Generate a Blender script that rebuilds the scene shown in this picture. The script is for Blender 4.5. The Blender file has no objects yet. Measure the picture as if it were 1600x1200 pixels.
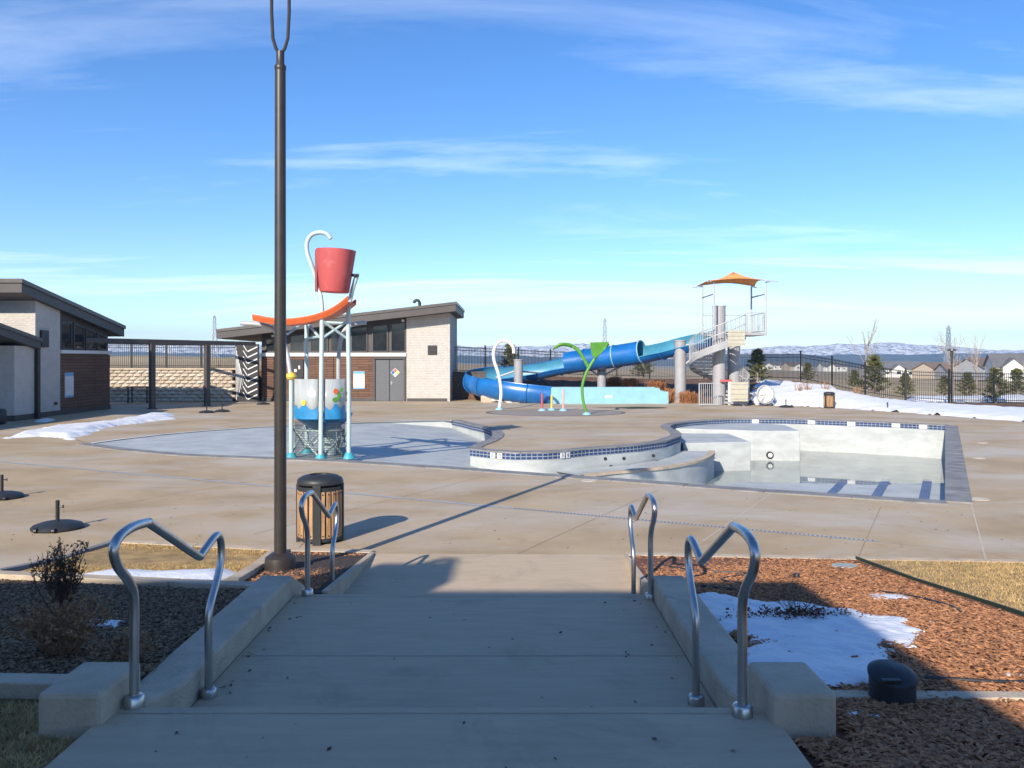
import bpy, bmesh, math, random
import numpy as np
from mathutils import Vector, Matrix
random.seed(7); rng = np.random.default_rng(7)
S = bpy.context.scene
COL = S.collection
R = math.radians
# ---------------------------------------------------------------- camera, sky, sun, exposure
F, HZ, CH = 1275.0, 563.0, 2.5            # focal length in photo pixels, horizon row, eye height above the pool deck
cam_d = bpy.data.cameras.new('camera'); cam = bpy.data.objects.new('camera', cam_d); COL.objects.link(cam)
cam.location = (0, 0, CH); cam.rotation_euler = (R(90), 0, 0)
cam_d.sensor_width = 36; cam_d.lens = 36*F/1600; cam_d.shift_y = -(600-HZ)/1600
cam_d.clip_start = 0.05; cam_d.clip_end = 20000
S.camera = cam
SUN_AZ, SUN_EL = 25.0, 27.0               # shadows fall 25 degrees right of straight ahead
world = bpy.data.worlds.new('World'); S.world = world; world.use_nodes = True
wn = world.node_tree.nodes; wl = world.node_tree.links
for n in list(wn): wn.remove(n)
wo = wn.new('ShaderNodeOutputWorld'); bg = wn.new('ShaderNodeBackground'); sky = wn.new('ShaderNodeTexSky')
sky.sky_type = 'NISHITA'; sky.sun_disc = False; sky.sun_elevation = R(SUN_EL); sky.sun_rotation = R(180+SUN_AZ)
sky.altitude = 1600; sky.air_density = 0.9; sky.dust_density = 0.5; sky.ozone_density = 1.3
bg.inputs['Strength'].default_value = 0.108
# thin cirrus, laid out on a high plane by view direction
tc = wn.new('ShaderNodeTexCoord'); sep = wn.new('ShaderNodeSeparateXYZ'); wl.new(tc.outputs['Generated'], sep.inputs[0])
def wmath(op, a, b=None):
    m = wn.new('ShaderNodeMath'); m.operation = op
    for i, v in enumerate((a, b)):
        if v is None: continue
        if isinstance(v, (int, float)): m.inputs[i].default_value = v
        else: wl.new(v, m.inputs[i])
    return m.outputs[0]
zc = wmath('ADD', wmath('MAXIMUM', sep.outputs['Z'], 0.0), 0.12)
cx = wmath('DIVIDE', sep.outputs['X'], zc); cy = wmath('DIVIDE', sep.outputs['Y'], zc)
cmb = wn.new('ShaderNodeCombineXYZ'); wl.new(cx, cmb.inputs[0]); wl.new(cy, cmb.inputs[1])
mp = wn.new('ShaderNodeMapping'); mp.inputs['Rotation'].default_value = (0, 0, R(-14)); mp.inputs['Scale'].default_value = (0.42, 1.5, 1); mp.inputs['Location'].default_value = (2.3, 8.4, 0)
wl.new(cmb.outputs[0], mp.inputs[0])
nz = wn.new('ShaderNodeTexNoise'); nz.inputs['Scale'].default_value = 0.8; nz.inputs['Detail'].default_value = 9; nz.inputs['Roughness'].default_value = 0.62; nz.inputs['Distortion'].default_value = 0.7
wl.new(mp.outputs[0], nz.inputs['Vector'])
rp = wn.new('ShaderNodeValToRGB'); rp.color_ramp.elements[0].position = 0.50; rp.color_ramp.elements[1].position = 0.84
wl.new(nz.outputs['Fac'], rp.inputs[0])
mx = wn.new('ShaderNodeMix'); mx.data_type = 'RGBA'
veil = wmath('MAXIMUM', wmath('MINIMUM', wmath('SUBTRACT', 1.2, wmath('MULTIPLY', sep.outputs['Z'], 1.9)), 1.0), 0.22)   # a thin layer looks denser towards the horizon
mfac = wmath('MULTIPLY', rp.outputs['Color'], wmath('MULTIPLY', veil, 0.6))
hsv = wn.new('ShaderNodeHueSaturation'); hsv.inputs['Saturation'].default_value = 1.3; hsv.inputs['Hue'].default_value = 0.507; hsv.inputs['Value'].default_value = 1.0; wl.new(sky.outputs[0], hsv.inputs['Color'])
wl.new(mfac, mx.inputs['Factor']); wl.new(hsv.outputs[0], mx.inputs['A']); mx.inputs['B'].default_value = (9.4, 9.7, 10.0, 1)
wl.new(mx.outputs['Result'], bg.inputs['Color']); wl.new(bg.outputs[0], wo.inputs['Surface'])
sun_d = bpy.data.lights.new('sun', 'SUN'); sun_d.energy = 3.6; sun_d.angle = R(0.53); sun_d.color = (1.0, 0.90, 0.76)
sun = bpy.data.objects.new('sun', sun_d); COL.objects.link(sun)
sd = Vector((math.sin(R(SUN_AZ))*math.cos(R(SUN_EL)), math.cos(R(SUN_AZ))*math.cos(R(SUN_EL)), -math.sin(R(SUN_EL))))
sun.rotation_euler = sd.to_track_quat('-Z', 'Y').to_euler(); sun.location = (-20, -40, 30)
S.view_settings.view_transform = 'Standard'; S.view_settings.look = 'None'; S.view_settings.exposure = 1.04; S.view_settings.gamma = 1.0
# ---------------------------------------------------------------- helpers
def g(px, py, z=0.0):                     # photo pixel on a level at height z -> place in the world
    Y = F*(CH-z)/(py-HZ); return Vector(((px-800)/F*Y, Y, z))
def at(px, py, Y): return Vector(((px-800)/F*Y, Y, CH-(py-HZ)*Y/F))
def mat(name, col, rough=.75, metal=0., var=.12, scale=4., bump=0., bscale=None, stretch=(1,1,1), col2=None, lo=.35, hi=.65, detail=6, spec=None, coat=0., stain=None):
    m = bpy.data.materials.new(name); m.use_nodes = True; nt = m.node_tree; N, L = nt.nodes, nt.links
    b = N['Principled BSDF']; b.inputs['Roughness'].default_value = rough; b.inputs['Metallic'].default_value = metal
    if spec is not None: b.inputs['Specular IOR Level'].default_value = spec
    if coat: b.inputs['Coat Weight'].default_value = coat; b.inputs['Coat Roughness'].default_value = .15
    t = N.new('ShaderNodeTexCoord'); mpn = N.new('ShaderNodeMapping'); mpn.inputs['Scale'].default_value = stretch; L.new(t.outputs['Object'], mpn.inputs[0])
    n = N.new('ShaderNodeTexNoise'); n.inputs['Scale'].default_value = scale; n.inputs['Detail'].default_value = detail; n.inputs['Roughness'].default_value = .6
    L.new(mpn.outputs[0], n.inputs['Vector'])
    r = N.new('ShaderNodeValToRGB'); e = r.color_ramp.elements; e[0].position = lo; e[1].position = hi
    a = [max(0, c*(1-var)) for c in col]; c2 = col2 if col2 else [min(1, c*(1+var)) for c in col]
    e[0].color = (*a, 1); e[1].color = (*c2, 1); L.new(n.outputs['Fac'], r.inputs[0]); L.new(r.outputs[0], b.inputs['Base Color'])
    if stain:                              # (colour, scale, from, to): weathering with a shape of its own
        n3 = N.new('ShaderNodeTexNoise'); n3.inputs['Scale'].default_value = stain[1]; n3.inputs['Detail'].default_value = 9; n3.inputs['Roughness'].default_value = .68; n3.inputs['Distortion'].default_value = .8; L.new(t.outputs['Object'], n3.inputs['Vector'])
        r3 = N.new('ShaderNodeValToRGB'); r3.color_ramp.elements[0].position = stain[2]; r3.color_ramp.elements[1].position = stain[3]; L.new(n3.outputs['Fac'], r3.inputs[0])
        m3 = N.new('ShaderNodeMix'); m3.data_type = 'RGBA'; L.new(r3.outputs[0], m3.inputs['Factor']); L.new(r.outputs[0], m3.inputs['A']); m3.inputs['B'].default_value = (*stain[0], 1); L.new(m3.outputs['Result'], b.inputs['Base Color'])
    if bump:
        n2 = N.new('ShaderNodeTexNoise'); n2.inputs['Scale'].default_value = bscale or scale*6; n2.inputs['Detail'].default_value = 5; L.new(mpn.outputs[0], n2.inputs['Vector'])
        bp = N.new('ShaderNodeBump'); bp.inputs['Strength'].default_value = bump; bp.inputs['Distance'].default_value = .02; L.new(n2.outputs['Fac'], bp.inputs['Height']); L.new(bp.outputs[0], b.inputs['Normal'])
    return m
class MB:
    def __init__(s): s.v = []; s.f = []; s.m = []
    def add(s, vs, fs, mi=0):
        k = len(s.v); s.v += [tuple(v) for v in vs]; s.f += [tuple(i+k for i in f) for f in fs]; s.m += [mi]*len(fs); return s
    def box(s, c, d, rz=0, mi=0, taper=1.0):
        x, y, z = [q/2 for q in d]; ca, sa = math.cos(rz), math.sin(rz); vs = []
        for zz, k in ((-z, 1), (z, taper)):
            for xx, yy in ((-x, -y), (x, -y), (x, y), (-x, y)):
                xx *= k; yy *= k; vs.append((c[0]+xx*ca-yy*sa, c[1]+xx*sa+yy*ca, c[2]+zz))
        return s.add(vs, [(3,2,1,0), (4,5,6,7), (0,1,5,4), (1,2,6,5), (2,3,7,6), (3,0,4,7)], mi)
    def bar(s, a, b, w, h, mi=0):          # rectangular bar between two points
        a, b = Vector(a), Vector(b); d = (b-a).normalized(); up = Vector((0,0,1)) if abs(d.z) < .95 else Vector((0,1,0))
        r = d.cross(up).normalized(); u = r.cross(d); vs = []
        for p in (a, b):
            for i, j in ((-1,-1), (1,-1), (1,1), (-1,1)): vs.append(p+r*(i*w/2)+u*(j*h/2))
        return s.add(vs, [(3,2,1,0), (4,5,6,7), (0,1,5,4), (1,2,6,5), (2,3,7,6), (3,0,4,7)], mi)
    def tube(s, pts, r, n=10, mi=0, cap=True):
        pts = [Vector(p) for p in pts]; m = len(pts); rr = r if isinstance(r, (list, tuple)) else [r]*m
        prev = None; vs = []
        for i, p in enumerate(pts):
            d = (pts[min(i+1, m-1)]-pts[max(i-1, 0)]).normalized()
            if prev is None:
                up = Vector((0,0,1)) if abs(d.z) < .9 else Vector((1,0,0)); u = d.cross(up).normalized()
            else: u = (prev-d*prev.dot(d)).normalized()
            prev = u; w = d.cross(u)
            for k in range(n):
                a = 2*math.pi*k/n; vs.append(p+u*(math.cos(a)*rr[i])+w*(math.sin(a)*rr[i]))
        fs = [(i*n+k, i*n+(k+1) % n, (i+1)*n+(k+1) % n, (i+1)*n+k) for i in range(m-1) for k in range(n)]
        if cap: fs += [tuple(range(n-1, -1, -1)), tuple(range((m-1)*n, m*n))]
        return s.add(vs, fs, mi)
    def lathe(s, prof, c=(0,0,0), n=24, mi=0, a0=0., a1=2*math.pi):
        full = abs(a1-a0-2*math.pi) < 1e-6; k = n if full else n+1; vs = []
        for r, z in prof:
            for i in range(k):
                a = a0+(a1-a0)*i/n; vs.append((c[0]+r*math.cos(a), c[1]+r*math.sin(a), c[2]+z))
        fs = [(j*k+i, j*k+(i+1) % k, (j+1)*k+(i+1) % k, (j+1)*k+i) for j in range(len(prof)-1) for i in range(n if full else n)]
        return s.add(vs, fs, mi)
    def prism(s, poly, z0, z1, mi=0):      # poly: (x,y) counter-clockwise; z0, z1 numbers or functions of (x,y)
        n = len(poly); f0 = z0 if callable(z0) else (lambda x, y: z0); f1 = z1 if callable(z1) else (lambda x, y: z1)
        vs = [(p[0], p[1], f0(p[0], p[1])) for p in poly]+[(p[0], p[1], f1(p[0], p[1])) for p in poly]
        return s.add(vs, [tuple(range(n-1, -1, -1)), tuple(range(n, 2*n))]+[(i, (i+1) % n, n+(i+1) % n, n+i) for i in range(n)], mi)
    def build(s, name, m, parent=None, smooth=False, bevel=0., kind=None, label=None, cat=None, group=None):
        me = bpy.data.meshes.new(name); off = parent_world(parent)
        me.from_pydata([(v[0]-off[0], v[1]-off[1], v[2]-off[2]) for v in s.v], [], s.f)
        for mm in (m if isinstance(m, (list, tuple)) else [m]): me.materials.append(mm)
        if any(s.m): me.polygons.foreach_set('material_index', s.m)
        if smooth:
            me.polygons.foreach_set('use_smooth', [True]*len(me.polygons))
            try: me.set_sharp_from_angle(angle=R(40))
            except Exception: pass
        o = bpy.data.objects.new(name, me); COL.objects.link(o)
        if parent: o.parent = parent
        if bevel:
            bv = o.modifiers.new('bevel', 'BEVEL'); bv.width = bevel; bv.segments = 2; bv.limit_method = 'ANGLE'
        return tag(o, label, cat, group, kind)
def parent_world(p):
    off = Vector((0,0,0))
    while p: off += p.location; p = p.parent
    return off
def tag(o, label=None, cat=None, group=None, kind=None):
    if label: o['label'] = label
    if cat: o['category'] = cat
    if group: o['group'] = group
    if kind: o['kind'] = kind
    return o
def thing(name, label, cat, loc=(0,0,0), group=None, rz=0):
    o = bpy.data.objects.new(name, None); o.empty_display_size = .2; COL.objects.link(o); o.location = loc; o.rotation_euler[2] = rz
    return tag(o, label, cat, group)
def copy_tree(o, parent=None):
    c = o.copy(); COL.objects.link(c)
    if parent: c.parent = parent
    for ch in o.children: copy_tree(ch, c)
    return c
def copies(proto, spots, group):           # spots: (location, rz, scale, label); the first one moves the prototype itself
    out = []
    for i, (loc, rz, sc, lab) in enumerate(spots):
        o = proto if i == 0 else None
        out.append(o)
    trees = [proto]+[copy_tree(proto) for _ in spots[1:]]
    for o, (loc, rz, sc, lab) in zip(trees, spots):
        o.location = loc; o.rotation_euler[2] = rz; o.scale = (sc, sc, sc) if isinstance(sc, (int, float)) else sc; o['label'] = lab; o['group'] = group
    return trees
def smooth_path(pts, k=8):                 # Catmull-Rom
    P = [Vector(p) for p in pts]; out = []
    for i in range(len(P)-1):
        a, b, c, d = P[max(i-1, 0)], P[i], P[i+1], P[min(i+2, len(P)-1)]
        for j in range(k):
            t = j/k; out.append(.5*((2*b)+(c-a)*t+(2*a-5*b+4*c-d)*t*t+(3*b-a-3*c+d)*t**3))
    return out+[P[-1]]
def inside(x, y, poly):                    # numpy point in polygon
    r = np.zeros(x.shape, bool); n = len(poly)
    for i in range(n):
        x0, y0 = poly[i][0], poly[i][1]; x1, y1 = poly[(i+1) % n][0], poly[(i+1) % n][1]
        if y0 == y1: continue
        c = ((y0 > y) != (y1 > y)) & (x < (x1-x0)*(y-y0)/(y1-y0)+x0); r ^= c
    return r
def edge_dist(x, y, poly):
    d = np.full(x.shape, 1e9); n = len(poly)
    for i in range(n):
        x0, y0 = poly[i][0], poly[i][1]; dx, dy = poly[(i+1) % n][0]-x0, poly[(i+1) % n][1]-y0
        t = np.clip(((x-x0)*dx+(y-y0)*dy)/(dx*dx+dy*dy+1e-9), 0, 1); d = np.minimum(d, np.hypot(x-x0-t*dx, y-y0-t*dy))
    return d
def wob(x, y, s=1., seed=0):               # cheap smooth noise, about -1..1
    r = np.random.default_rng(seed); v = 0*x
    for k in range(7):
        a = r.uniform(0, 6.28); f = s*1.55**k; v = v+np.sin((x*math.cos(a)+y*math.sin(a))*f+r.uniform(0, 6.28)+1.3*np.sin((y*math.cos(a)-x*math.sin(a))*f*.7+k))/1.35**k
    return v/2.6
def snow(name, poly, zf, th, label, res=.06, seed=1, ragged=.25, group=None, holes=0.):
    xs = [p[0] for p in poly]; ys = [p[1] for p in poly]
    X, Y = np.meshgrid(np.arange(min(xs)-.4, max(xs)+.4, res), np.arange(min(ys)-.4, max(ys)+.4, res))
    ds = edge_dist(X, Y, poly)*np.where(inside(X, Y, poly), 1, -1)+wob(X, Y, 2.2, seed)*ragged*.6+wob(X, Y, 9., seed+3)*ragged*.2
    if holes: ds = np.minimum(ds, (wob(X, Y, 2.6, seed+9)+1.15)*holes)
    Z = zf(X, Y)+np.where(ds > 0, th*np.minimum(1, np.maximum(ds, 0)/.35)**.6*(1+.25*wob(X, Y, 3, seed+5)), -.03)
    idx = -np.ones(X.shape, int); keep = ds > -res*1.5; idx[keep] = np.arange(keep.sum())
    vs = np.stack([X[keep], Y[keep], Z[keep]], 1); q = np.stack([idx[:-1, :-1], idx[:-1, 1:], idx[1:, 1:], idx[1:, :-1]], -1).reshape(-1, 4)
    q = q[(q >= 0).all(1)]; mb = MB(); mb.add(vs.tolist(), q.tolist())
    return mb.build(name, MSNOW, smooth=True, label=label, cat='snow', kind='stuff')
def fill_poly(name, loops, zf, m, up=True):  # flat sheet with holes
    bm = bmesh.new(); es = []
    for lp in loops:
        vs = [bm.verts.new((p[0], p[1], zf(p[0], p[1]))) for p in lp]
        es += [bm.edges.new((vs[i], vs[(i+1) % len(vs)])) for i in range(len(vs))]
    bmesh.ops.triangle_fill(bm, use_beauty=True, use_dissolve=False, edges=es)
    for f in bm.faces:
        if f.normal.z < 0: f.normal_flip()
    me = bpy.data.meshes.new(name); bm.to_mesh(me); bm.free(); me.materials.append(m)
    o = bpy.data.objects.new(name, me); COL.objects.link(o); return o
def text_mesh(txt, size, m, loc, rot, parent, name='lettering'):
    c = bpy.data.curves.new(name, 'FONT'); c.body = txt; c.size = size; c.extrude = .003; c.align_x = 'CENTER'; c.align_y = 'CENTER'
    t = bpy.data.objects.new('tmp', c); COL.objects.link(t); bpy.context.view_layer.update()
    me = bpy.data.meshes.new_from_object(t); bpy.data.objects.remove(t); me.materials.append(m)
    o = bpy.data.objects.new(name, me); COL.objects.link(o); o.parent = parent
    o.location = Vector(loc)-parent_world(parent); o.rotation_euler = rot; return o
# ---------------------------------------------------------------- materials
MSNOW = mat('snow', (.72,.74,.77), .6, var=.05, scale=3, bump=.5, bscale=22, stain=((.40,.36,.32), 3.5, .60, .85))
MCONC = mat('deck_concrete', (.405,.295,.165), .72, var=.14, scale=.55, bump=.15, bscale=60, col2=(.465,.35,.21), stain=((.29,.22,.135), 2.2, .56, .78))
MWALK = mat('walk_concrete', (.50,.39,.265), .8, var=.06, scale=5, bump=.25, bscale=60, stretch=(.5,3,1), stain=((.34,.265,.18), 1.3, .52, .80))
MCURB = mat('curb_concrete', (.48,.39,.285), .85, var=.14, scale=3, bump=.4, bscale=45, stain=((.27,.235,.19), 2.6, .55, .8))
MJOINT = mat('joint_sealant', (.52,.46,.38), .8, var=.1)
MDARKJ = mat('dark_joint', (.10,.09,.08), .8)
MCUT = mat('saw_cut', (.24,.18,.125), .9)
MCOPE = mat('coping_stone', (.21,.205,.20), .75, var=.25, scale=2.5, bump=.2, bscale=40)
MPLAS = mat('pool_plaster', (.43,.455,.45), .6, var=.16, scale=1.1, bump=.05, bscale=20, col2=(.47,.50,.49), stretch=(1,1,2.5), stain=((.30,.34,.33), .9, .55, .85))
MBLUE = mat('slide_blue', (.006,.115,.36), .32, var=.2, scale=.8, coat=.25, stain=((.05,.20,.42), 1.6, .55, .8))
MLBLUE = mat('slide_lining', (.06,.25,.38), .4, var=.12, scale=1.2)
MTROUGH = mat('trough_blue', (.22,.43,.51), .5, var=.08, scale=1.5)
MGREY = mat('grey_paint', (.31,.31,.32), .5, var=.06)
MLGREY = mat('light_grey_paint', (.38,.39,.40), .45, var=.06)
MBLACK = mat('black_metal', (.015,.016,.018), .45, var=.2)
MBRONZE = mat('bronze_paint', (.034,.028,.024), .42, var=.15, scale=8)
MSTEEL = mat('stainless_steel', (.50,.49,.48), .33, 1.0, var=.12, scale=14, stretch=(1,1,.15))
MFASCIA = mat('dark_fascia', (.062,.054,.052), .55, var=.12, scale=1.5)
MWHITE = mat('white_paint', (.66,.66,.64), .5, var=.04)
MAQUA = mat('pale_aqua_paint', (.42,.54,.54), .4, var=.05)
MTEAL = mat('teal_paint', (.05,.33,.40), .4)
MRED = mat('red_fibreglass', (.46,.085,.085), .55, var=.16, scale=1.5, stretch=(1,1,.3), stain=((.60,.20,.20), 3., .55, .8))
MORANGE = mat('orange_paint', (.60,.12,.035), .45, var=.1)
MCANOPY = mat('orange_canopy', (.80,.33,.10), .8, var=.08)
MGREEN = mat('green_paint', (.085,.26,.035), .4, var=.12)
MYELLOW = mat('yellow_paint', (.75,.52,.06), .4)
MPINK = mat('pink_paint', (.75,.36,.33), .4)
MGLASS = mat('dark_glass', (.02,.024,.028), .06, var=.3, scale=1, spec=.6)
MRUBBER = mat('black_plastic', (.022,.025,.028), .5, var=.2, scale=10)
MCREAM = mat('cream_panel', (.42,.395,.30), .5, var=.06)
MWOOD = mat('slat_wood', (.38,.22,.11), .6, var=.28, scale=6, stretch=(4,4,.5))
MDOOR = mat('grey_door', (.10,.105,.115), .5, var=.06)
MSOIL = mat('berm_mulch', (.12,.065,.04), .95, var=.45, scale=3, bump=.6, bscale=25)
MSTONE = [mat('wall_block_%s' % n, c, .9, var=.2, scale=6, bump=.9, bscale=14) for n, c in (('buff', (.46,.39,.31)), ('tan', (.41,.34,.26)), ('pale', (.52,.46,.38)))]
MRUST = mat('dry_rust_grass', (.34,.15,.06), .9, var=.3, scale=9)
MLAWN = mat('dormant_lawn', (.36,.24,.10), .95, var=.35, scale=5, bump=.6, bscale=60, stain=((.20,.15,.07), 2., .5, .75))
MBLADE = mat('dormant_blade', (.47,.32,.14), .9, var=.4, scale=12, stain=((.26,.20,.08), 1.8, .48, .72))
MCHIPR = mat('red_mulch_chip', (.31,.105,.038), .9, var=.6, scale=28, col2=(.58,.28,.13), lo=.3, hi=.72, detail=2)
MCHIPD = mat('dark_mulch_chip', (.14,.072,.035), .9, var=.6, scale=28, col2=(.44,.28,.15), lo=.35, hi=.75, detail=2)
MBEDR = mat('red_mulch_bed', (.16,.06,.03), .95, var=.4, scale=14, bump=.8, bscale=50)
MBEDD = mat('dark_mulch_bed', (.05,.036,.028), .95, var=.4, scale=14, bump=.8, bscale=50)
MTWIG = mat('dry_twig', (.10,.06,.04), .9, var=.3, scale=10)
MTWIG2 = mat('tan_twig', (.30,.17,.085), .9, var=.3, scale=10)
MBARK = mat('pale_bark', (.30,.25,.21), .9, var=.25, scale=6)
MNEEDLE = mat('pine_needle', (.07,.10,.03), .8, var=.5, scale=5, col2=(.20,.20,.06))
MGALV = mat('galvanised_steel', (.33,.36,.40), .5, .4, var=.1)
# brick with painted split face: relief from a brick texture
def brick_mat(name, col, bw, rh, bump, mortar=None, tint=0., uv=False):
    m = mat(name, col, .85, var=.07, scale=2.5); N, L = m.node_tree.nodes, m.node_tree.links; b = N['Principled BSDF']
    t = N.new('ShaderNodeTexCoord'); s = N.new('ShaderNodeSeparateXYZ'); L.new(t.outputs['Object'], s.inputs[0])
    ad = N.new('ShaderNodeMath'); ad.operation = 'ADD'; L.new(s.outputs['X'], ad.inputs[0]); L.new(s.outputs['Y'], ad.inputs[1])
    cb = N.new('ShaderNodeCombineXYZ'); L.new(ad.outputs[0], cb.inputs['X']); L.new(s.outputs['Z'], cb.inputs['Y'])
    bt = N.new('ShaderNodeTexBrick'); bt.offset = 0. if uv else .5; bt.inputs['Scale'].default_value = 1; bt.inputs['Brick Width'].default_value = bw; bt.inputs['Row Height'].default_value = rh
    bt.inputs['Mortar Size'].default_value = .012; bt.inputs['Color1'].default_value = (1,1,1,1); bt.inputs['Color2'].default_value = (.55,.55,.55,1); bt.inputs['Mortar'].default_value = (0,0,0,1)
    L.new(t.outputs['UV'] if uv else cb.outputs[0], bt.inputs['Vector'])
    n2 = N.new('ShaderNodeTexNoise'); n2.inputs['Scale'].default_value = 9; L.new(t.outputs['Object'], n2.inputs['Vector'])
    mm = N.new('ShaderNodeMath'); mm.operation = 'MULTIPLY_ADD'; L.new(n2.outputs['Fac'], mm.inputs[0]); mm.inputs[1].default_value = 1.3; L.new(bt.outputs['Color'], mm.inputs[2])
    bp = N.new('ShaderNodeBump'); bp.inputs['Strength'].default_value = bump; bp.inputs['Distance'].default_value = .03; L.new(mm.outputs[0], bp.inputs['Height']); L.new(bp.outputs[0], b.inputs['Normal'])
    if tint:
        tm = N.new('ShaderNodeMix'); tm.data_type = 'RGBA'; tm.blend_type = 'MULTIPLY'; tm.inputs['Factor'].default_value = tint; src0 = b.inputs['Base Color'].links[0].from_socket; L.new(src0, tm.inputs['A']); L.new(bt.outputs['Color'], tm.inputs['B']); L.new(tm.outputs['Result'], b.inputs['Base Color'])
    if mortar:
        mxn = N.new('ShaderNodeMix'); mxn.data_type = 'RGBA'; src = b.inputs['Base Color'].links[0].from_socket
        L.new(bt.outputs['Fac'], mxn.inputs['Factor']); L.new(src, mxn.inputs['A']); mxn.inputs['B'].default_value = (*mortar, 1); L.new(mxn.outputs['Result'], b.inputs['Base Color'])
    return m
MBRICK = brick_mat('white_split_brick', (.50,.47,.43), .40, .10, .9)
MTILE = brick_mat('blue_pool_tile', (.018,.045,.14), .15, .0865, .3, mortar=(.24,.28,.33), tint=.6, uv=True)
MSIDING = brick_mat('brown_siding', (.16,.085,.055), 1.3, .15, .5, tint=.7)
# ---------------------------------------------------------------- the setting: terrain, deck, pool
#        px   deckY fenceY fenceZ  z100  z350  z3000
TAB = [(-2600, 49.45, 49.8, 2.04, 2.6, 4.0, 6), (-200, 49.45, 49.8, 2.04, 2.6, 4.0, 8), (374, 49.45, 49.8, 2.04, 2.6, 4.0, 6), (400, 52.5, 56, 1.8, 2.2, 3.0, 2), (700, 52.5, 55, 1.7, 1.6, 1.2, -4),
       (745, 51.5, 54, 1.7, 1.3, .5, -8), (860, 50.5, 57, 1.4, .8, -1., -12), (1015, 50., 58, 1.2, .6, -2., -16), (1100, 47.5, 57, 1.2, .4, -3., -18), (1190, 45.3, 55, 1.2, .2, -3.6, -18),
       (1251, 45, 51.8, 1.2, 0, -4., -18), (1352, 42, 47.3, .5, -.6, -4.2, -18), (1415, 39.5, 47.3, .17, -.8, -4.4, -18), (1483, 37, 46, .10, -.8, -4.4, -18), (1600, 33.6, 46.5, .02, -.8, -4.4, -18), (1900, 28, 46, 0, -.8, -4.4, -18), (4200, 26, 46, 0, -.8, -4.4, -18)]
TA = np.array(TAB)
def tcol(px, k): return np.interp(px, TA[:, 0], TA[:, k])
def bermz(x, y):                           # ground height between deck edge and fence
    px = 800+F*np.asarray(x)/np.maximum(np.asarray(y), 1.); t = np.clip((y-tcol(px, 1))/(tcol(px, 2)-tcol(px, 1)), 0, 1.3)
    return tcol(px, 3)*np.minimum(t, 1)**.8
def fence_pt(px): Y = float(tcol(px, 2)); return Vector(((px-800)/F*Y, Y, float(tcol(px, 3))))
angs = np.concatenate([np.arange(-180, -50, 5.), np.arange(-50, 50, .4), np.arange(50, 180, 5.)])
def edge_row(k_or_r):
    out = []
    for a in angs:
        if abs(a) <= 70:
            px = 800+F*math.tan(R(a)); Y = float(tcol(px, k_or_r)); out.append((Y*math.tan(R(a)), Y))
        else:
            t = (abs(a)-70)/110; e = 70*(1 if a > 0 else -1); px = 800+F*math.tan(R(e)); r = float(tcol(px, k_or_r))/math.cos(R(e)); r = r*(1-t)+34*t+(k_or_r-1)*6
            out.append((r*math.sin(R(a)), r*math.cos(R(a))))
    return out
apx = np.array([800+F*math.tan(R(max(-70, min(70, a)))) for a in angs])
e1, e2 = edge_row(1), edge_row(2)
def grid_obj(name, rows, m, closed=True, smooth=True):
    n = len(rows[0]); mb = MB(); vs = [p for r in rows for p in r]
    mb.add(vs, [(j*n+i, j*n+(i+1) % n, (j+1)*n+(i+1) % n, (j+1)*n+i) for j in range(len(rows)-1) for i in range(n if closed else n-1)])
    return mb.build(name, m, smooth=smooth)
rows = []
for t in (0, .25, .5, .75, 1.0):
    rows.append([(a[0]*(1-t)+b[0]*t, a[1]*(1-t)+b[1]*t, -.03 if t == 0 else float(tcol(px, 3))*t**.8+(.05*math.sin(i*1.7+t*9) if 0 < t < 1 else 0)) for i, (a, b, px) in enumerate(zip(e1, e2, apx))])
tag(grid_obj('berm_ground', rows, MSOIL), 'brown mulched ground between deck and fence', kind='structure')
mplain = mat('dry_prairie', (.36,.25,.13), .95, var=.35, scale=.035, col2=(.47,.36,.21), bump=.3, bscale=2)
rows = [[(p[0], p[1], float(tcol(px, 3))) for p, px in zip(e2, apx)]]
for rad, k in ((75, 4), (100, 4), (200, 4.5), (350, 5), (700, 5.3), (1400, 5.6), (2400, 5.9), (3700, 6)):
    row = []
    for i, (a, px) in enumerate(zip(angs, apx)):
        k0 = int(k); z = float(tcol(px, k0))*(1-(k-k0))+(float(tcol(px, min(6, k0+1)))*(k-k0) if k0 < 6 else 0)
        row.append((rad*math.sin(R(a)), rad*math.cos(R(a)), z+.0012*rad*math.sin(i*.31+rad)*(rad < 1500)))
    rows.append(row)
tag(grid_obj('prairie_ground', rows, mplain), 'dry tan prairie reaching to the foothills', kind='structure')
# mountains: forested foothills and the snowy range behind them
def range_obj(name, Y0, Y1, crest, zb, m, seed, amp):
    xs = np.arange(-1500, 3300, 5.0); rows = []; r = np.random.default_rng(seed)
    for j, t in enumerate(np.linspace(0, 1.6, 13)):
        row = []
        for px in xs:
            Y = Y0+(Y1-Y0)*t; zc = CH+(HZ-crest(px))*Y1/F; h = (1-abs(1-t)**1.15) if t <= 1 else 1-(t-1)*1.3
            n = float(wob(np.array(px*.05), np.array(t*5.), 1.0, seed))*amp*math.sin(min(t, 1)*math.pi*.93)
            row.append(((px-800)/F*Y1, Y, zb+(zc-zb)*max(h, 0)+n))
        rows.append(row)
    return tag(grid_obj(name, rows, m, closed=False, smooth=False), kind='structure')
def ridge(base, a, seed):
    return lambda px: base(px)+a*float(wob(np.array(px*.022), np.array(0.), 1., seed))+.45*a*float(wob(np.array(px*.09), np.array(3.), 1., seed+1))
mfoot = mat('foothill_forest', (.045,.065,.06), .95, var=.3, scale=.02, col2=(.10,.10,.075))
msnowm = mat('snowy_rock', (.25,.23,.22), .9, var=.15, scale=.05, col2=(.85,.86,.88), lo=.42, hi=.52, stretch=(1,1,2.5))
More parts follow.
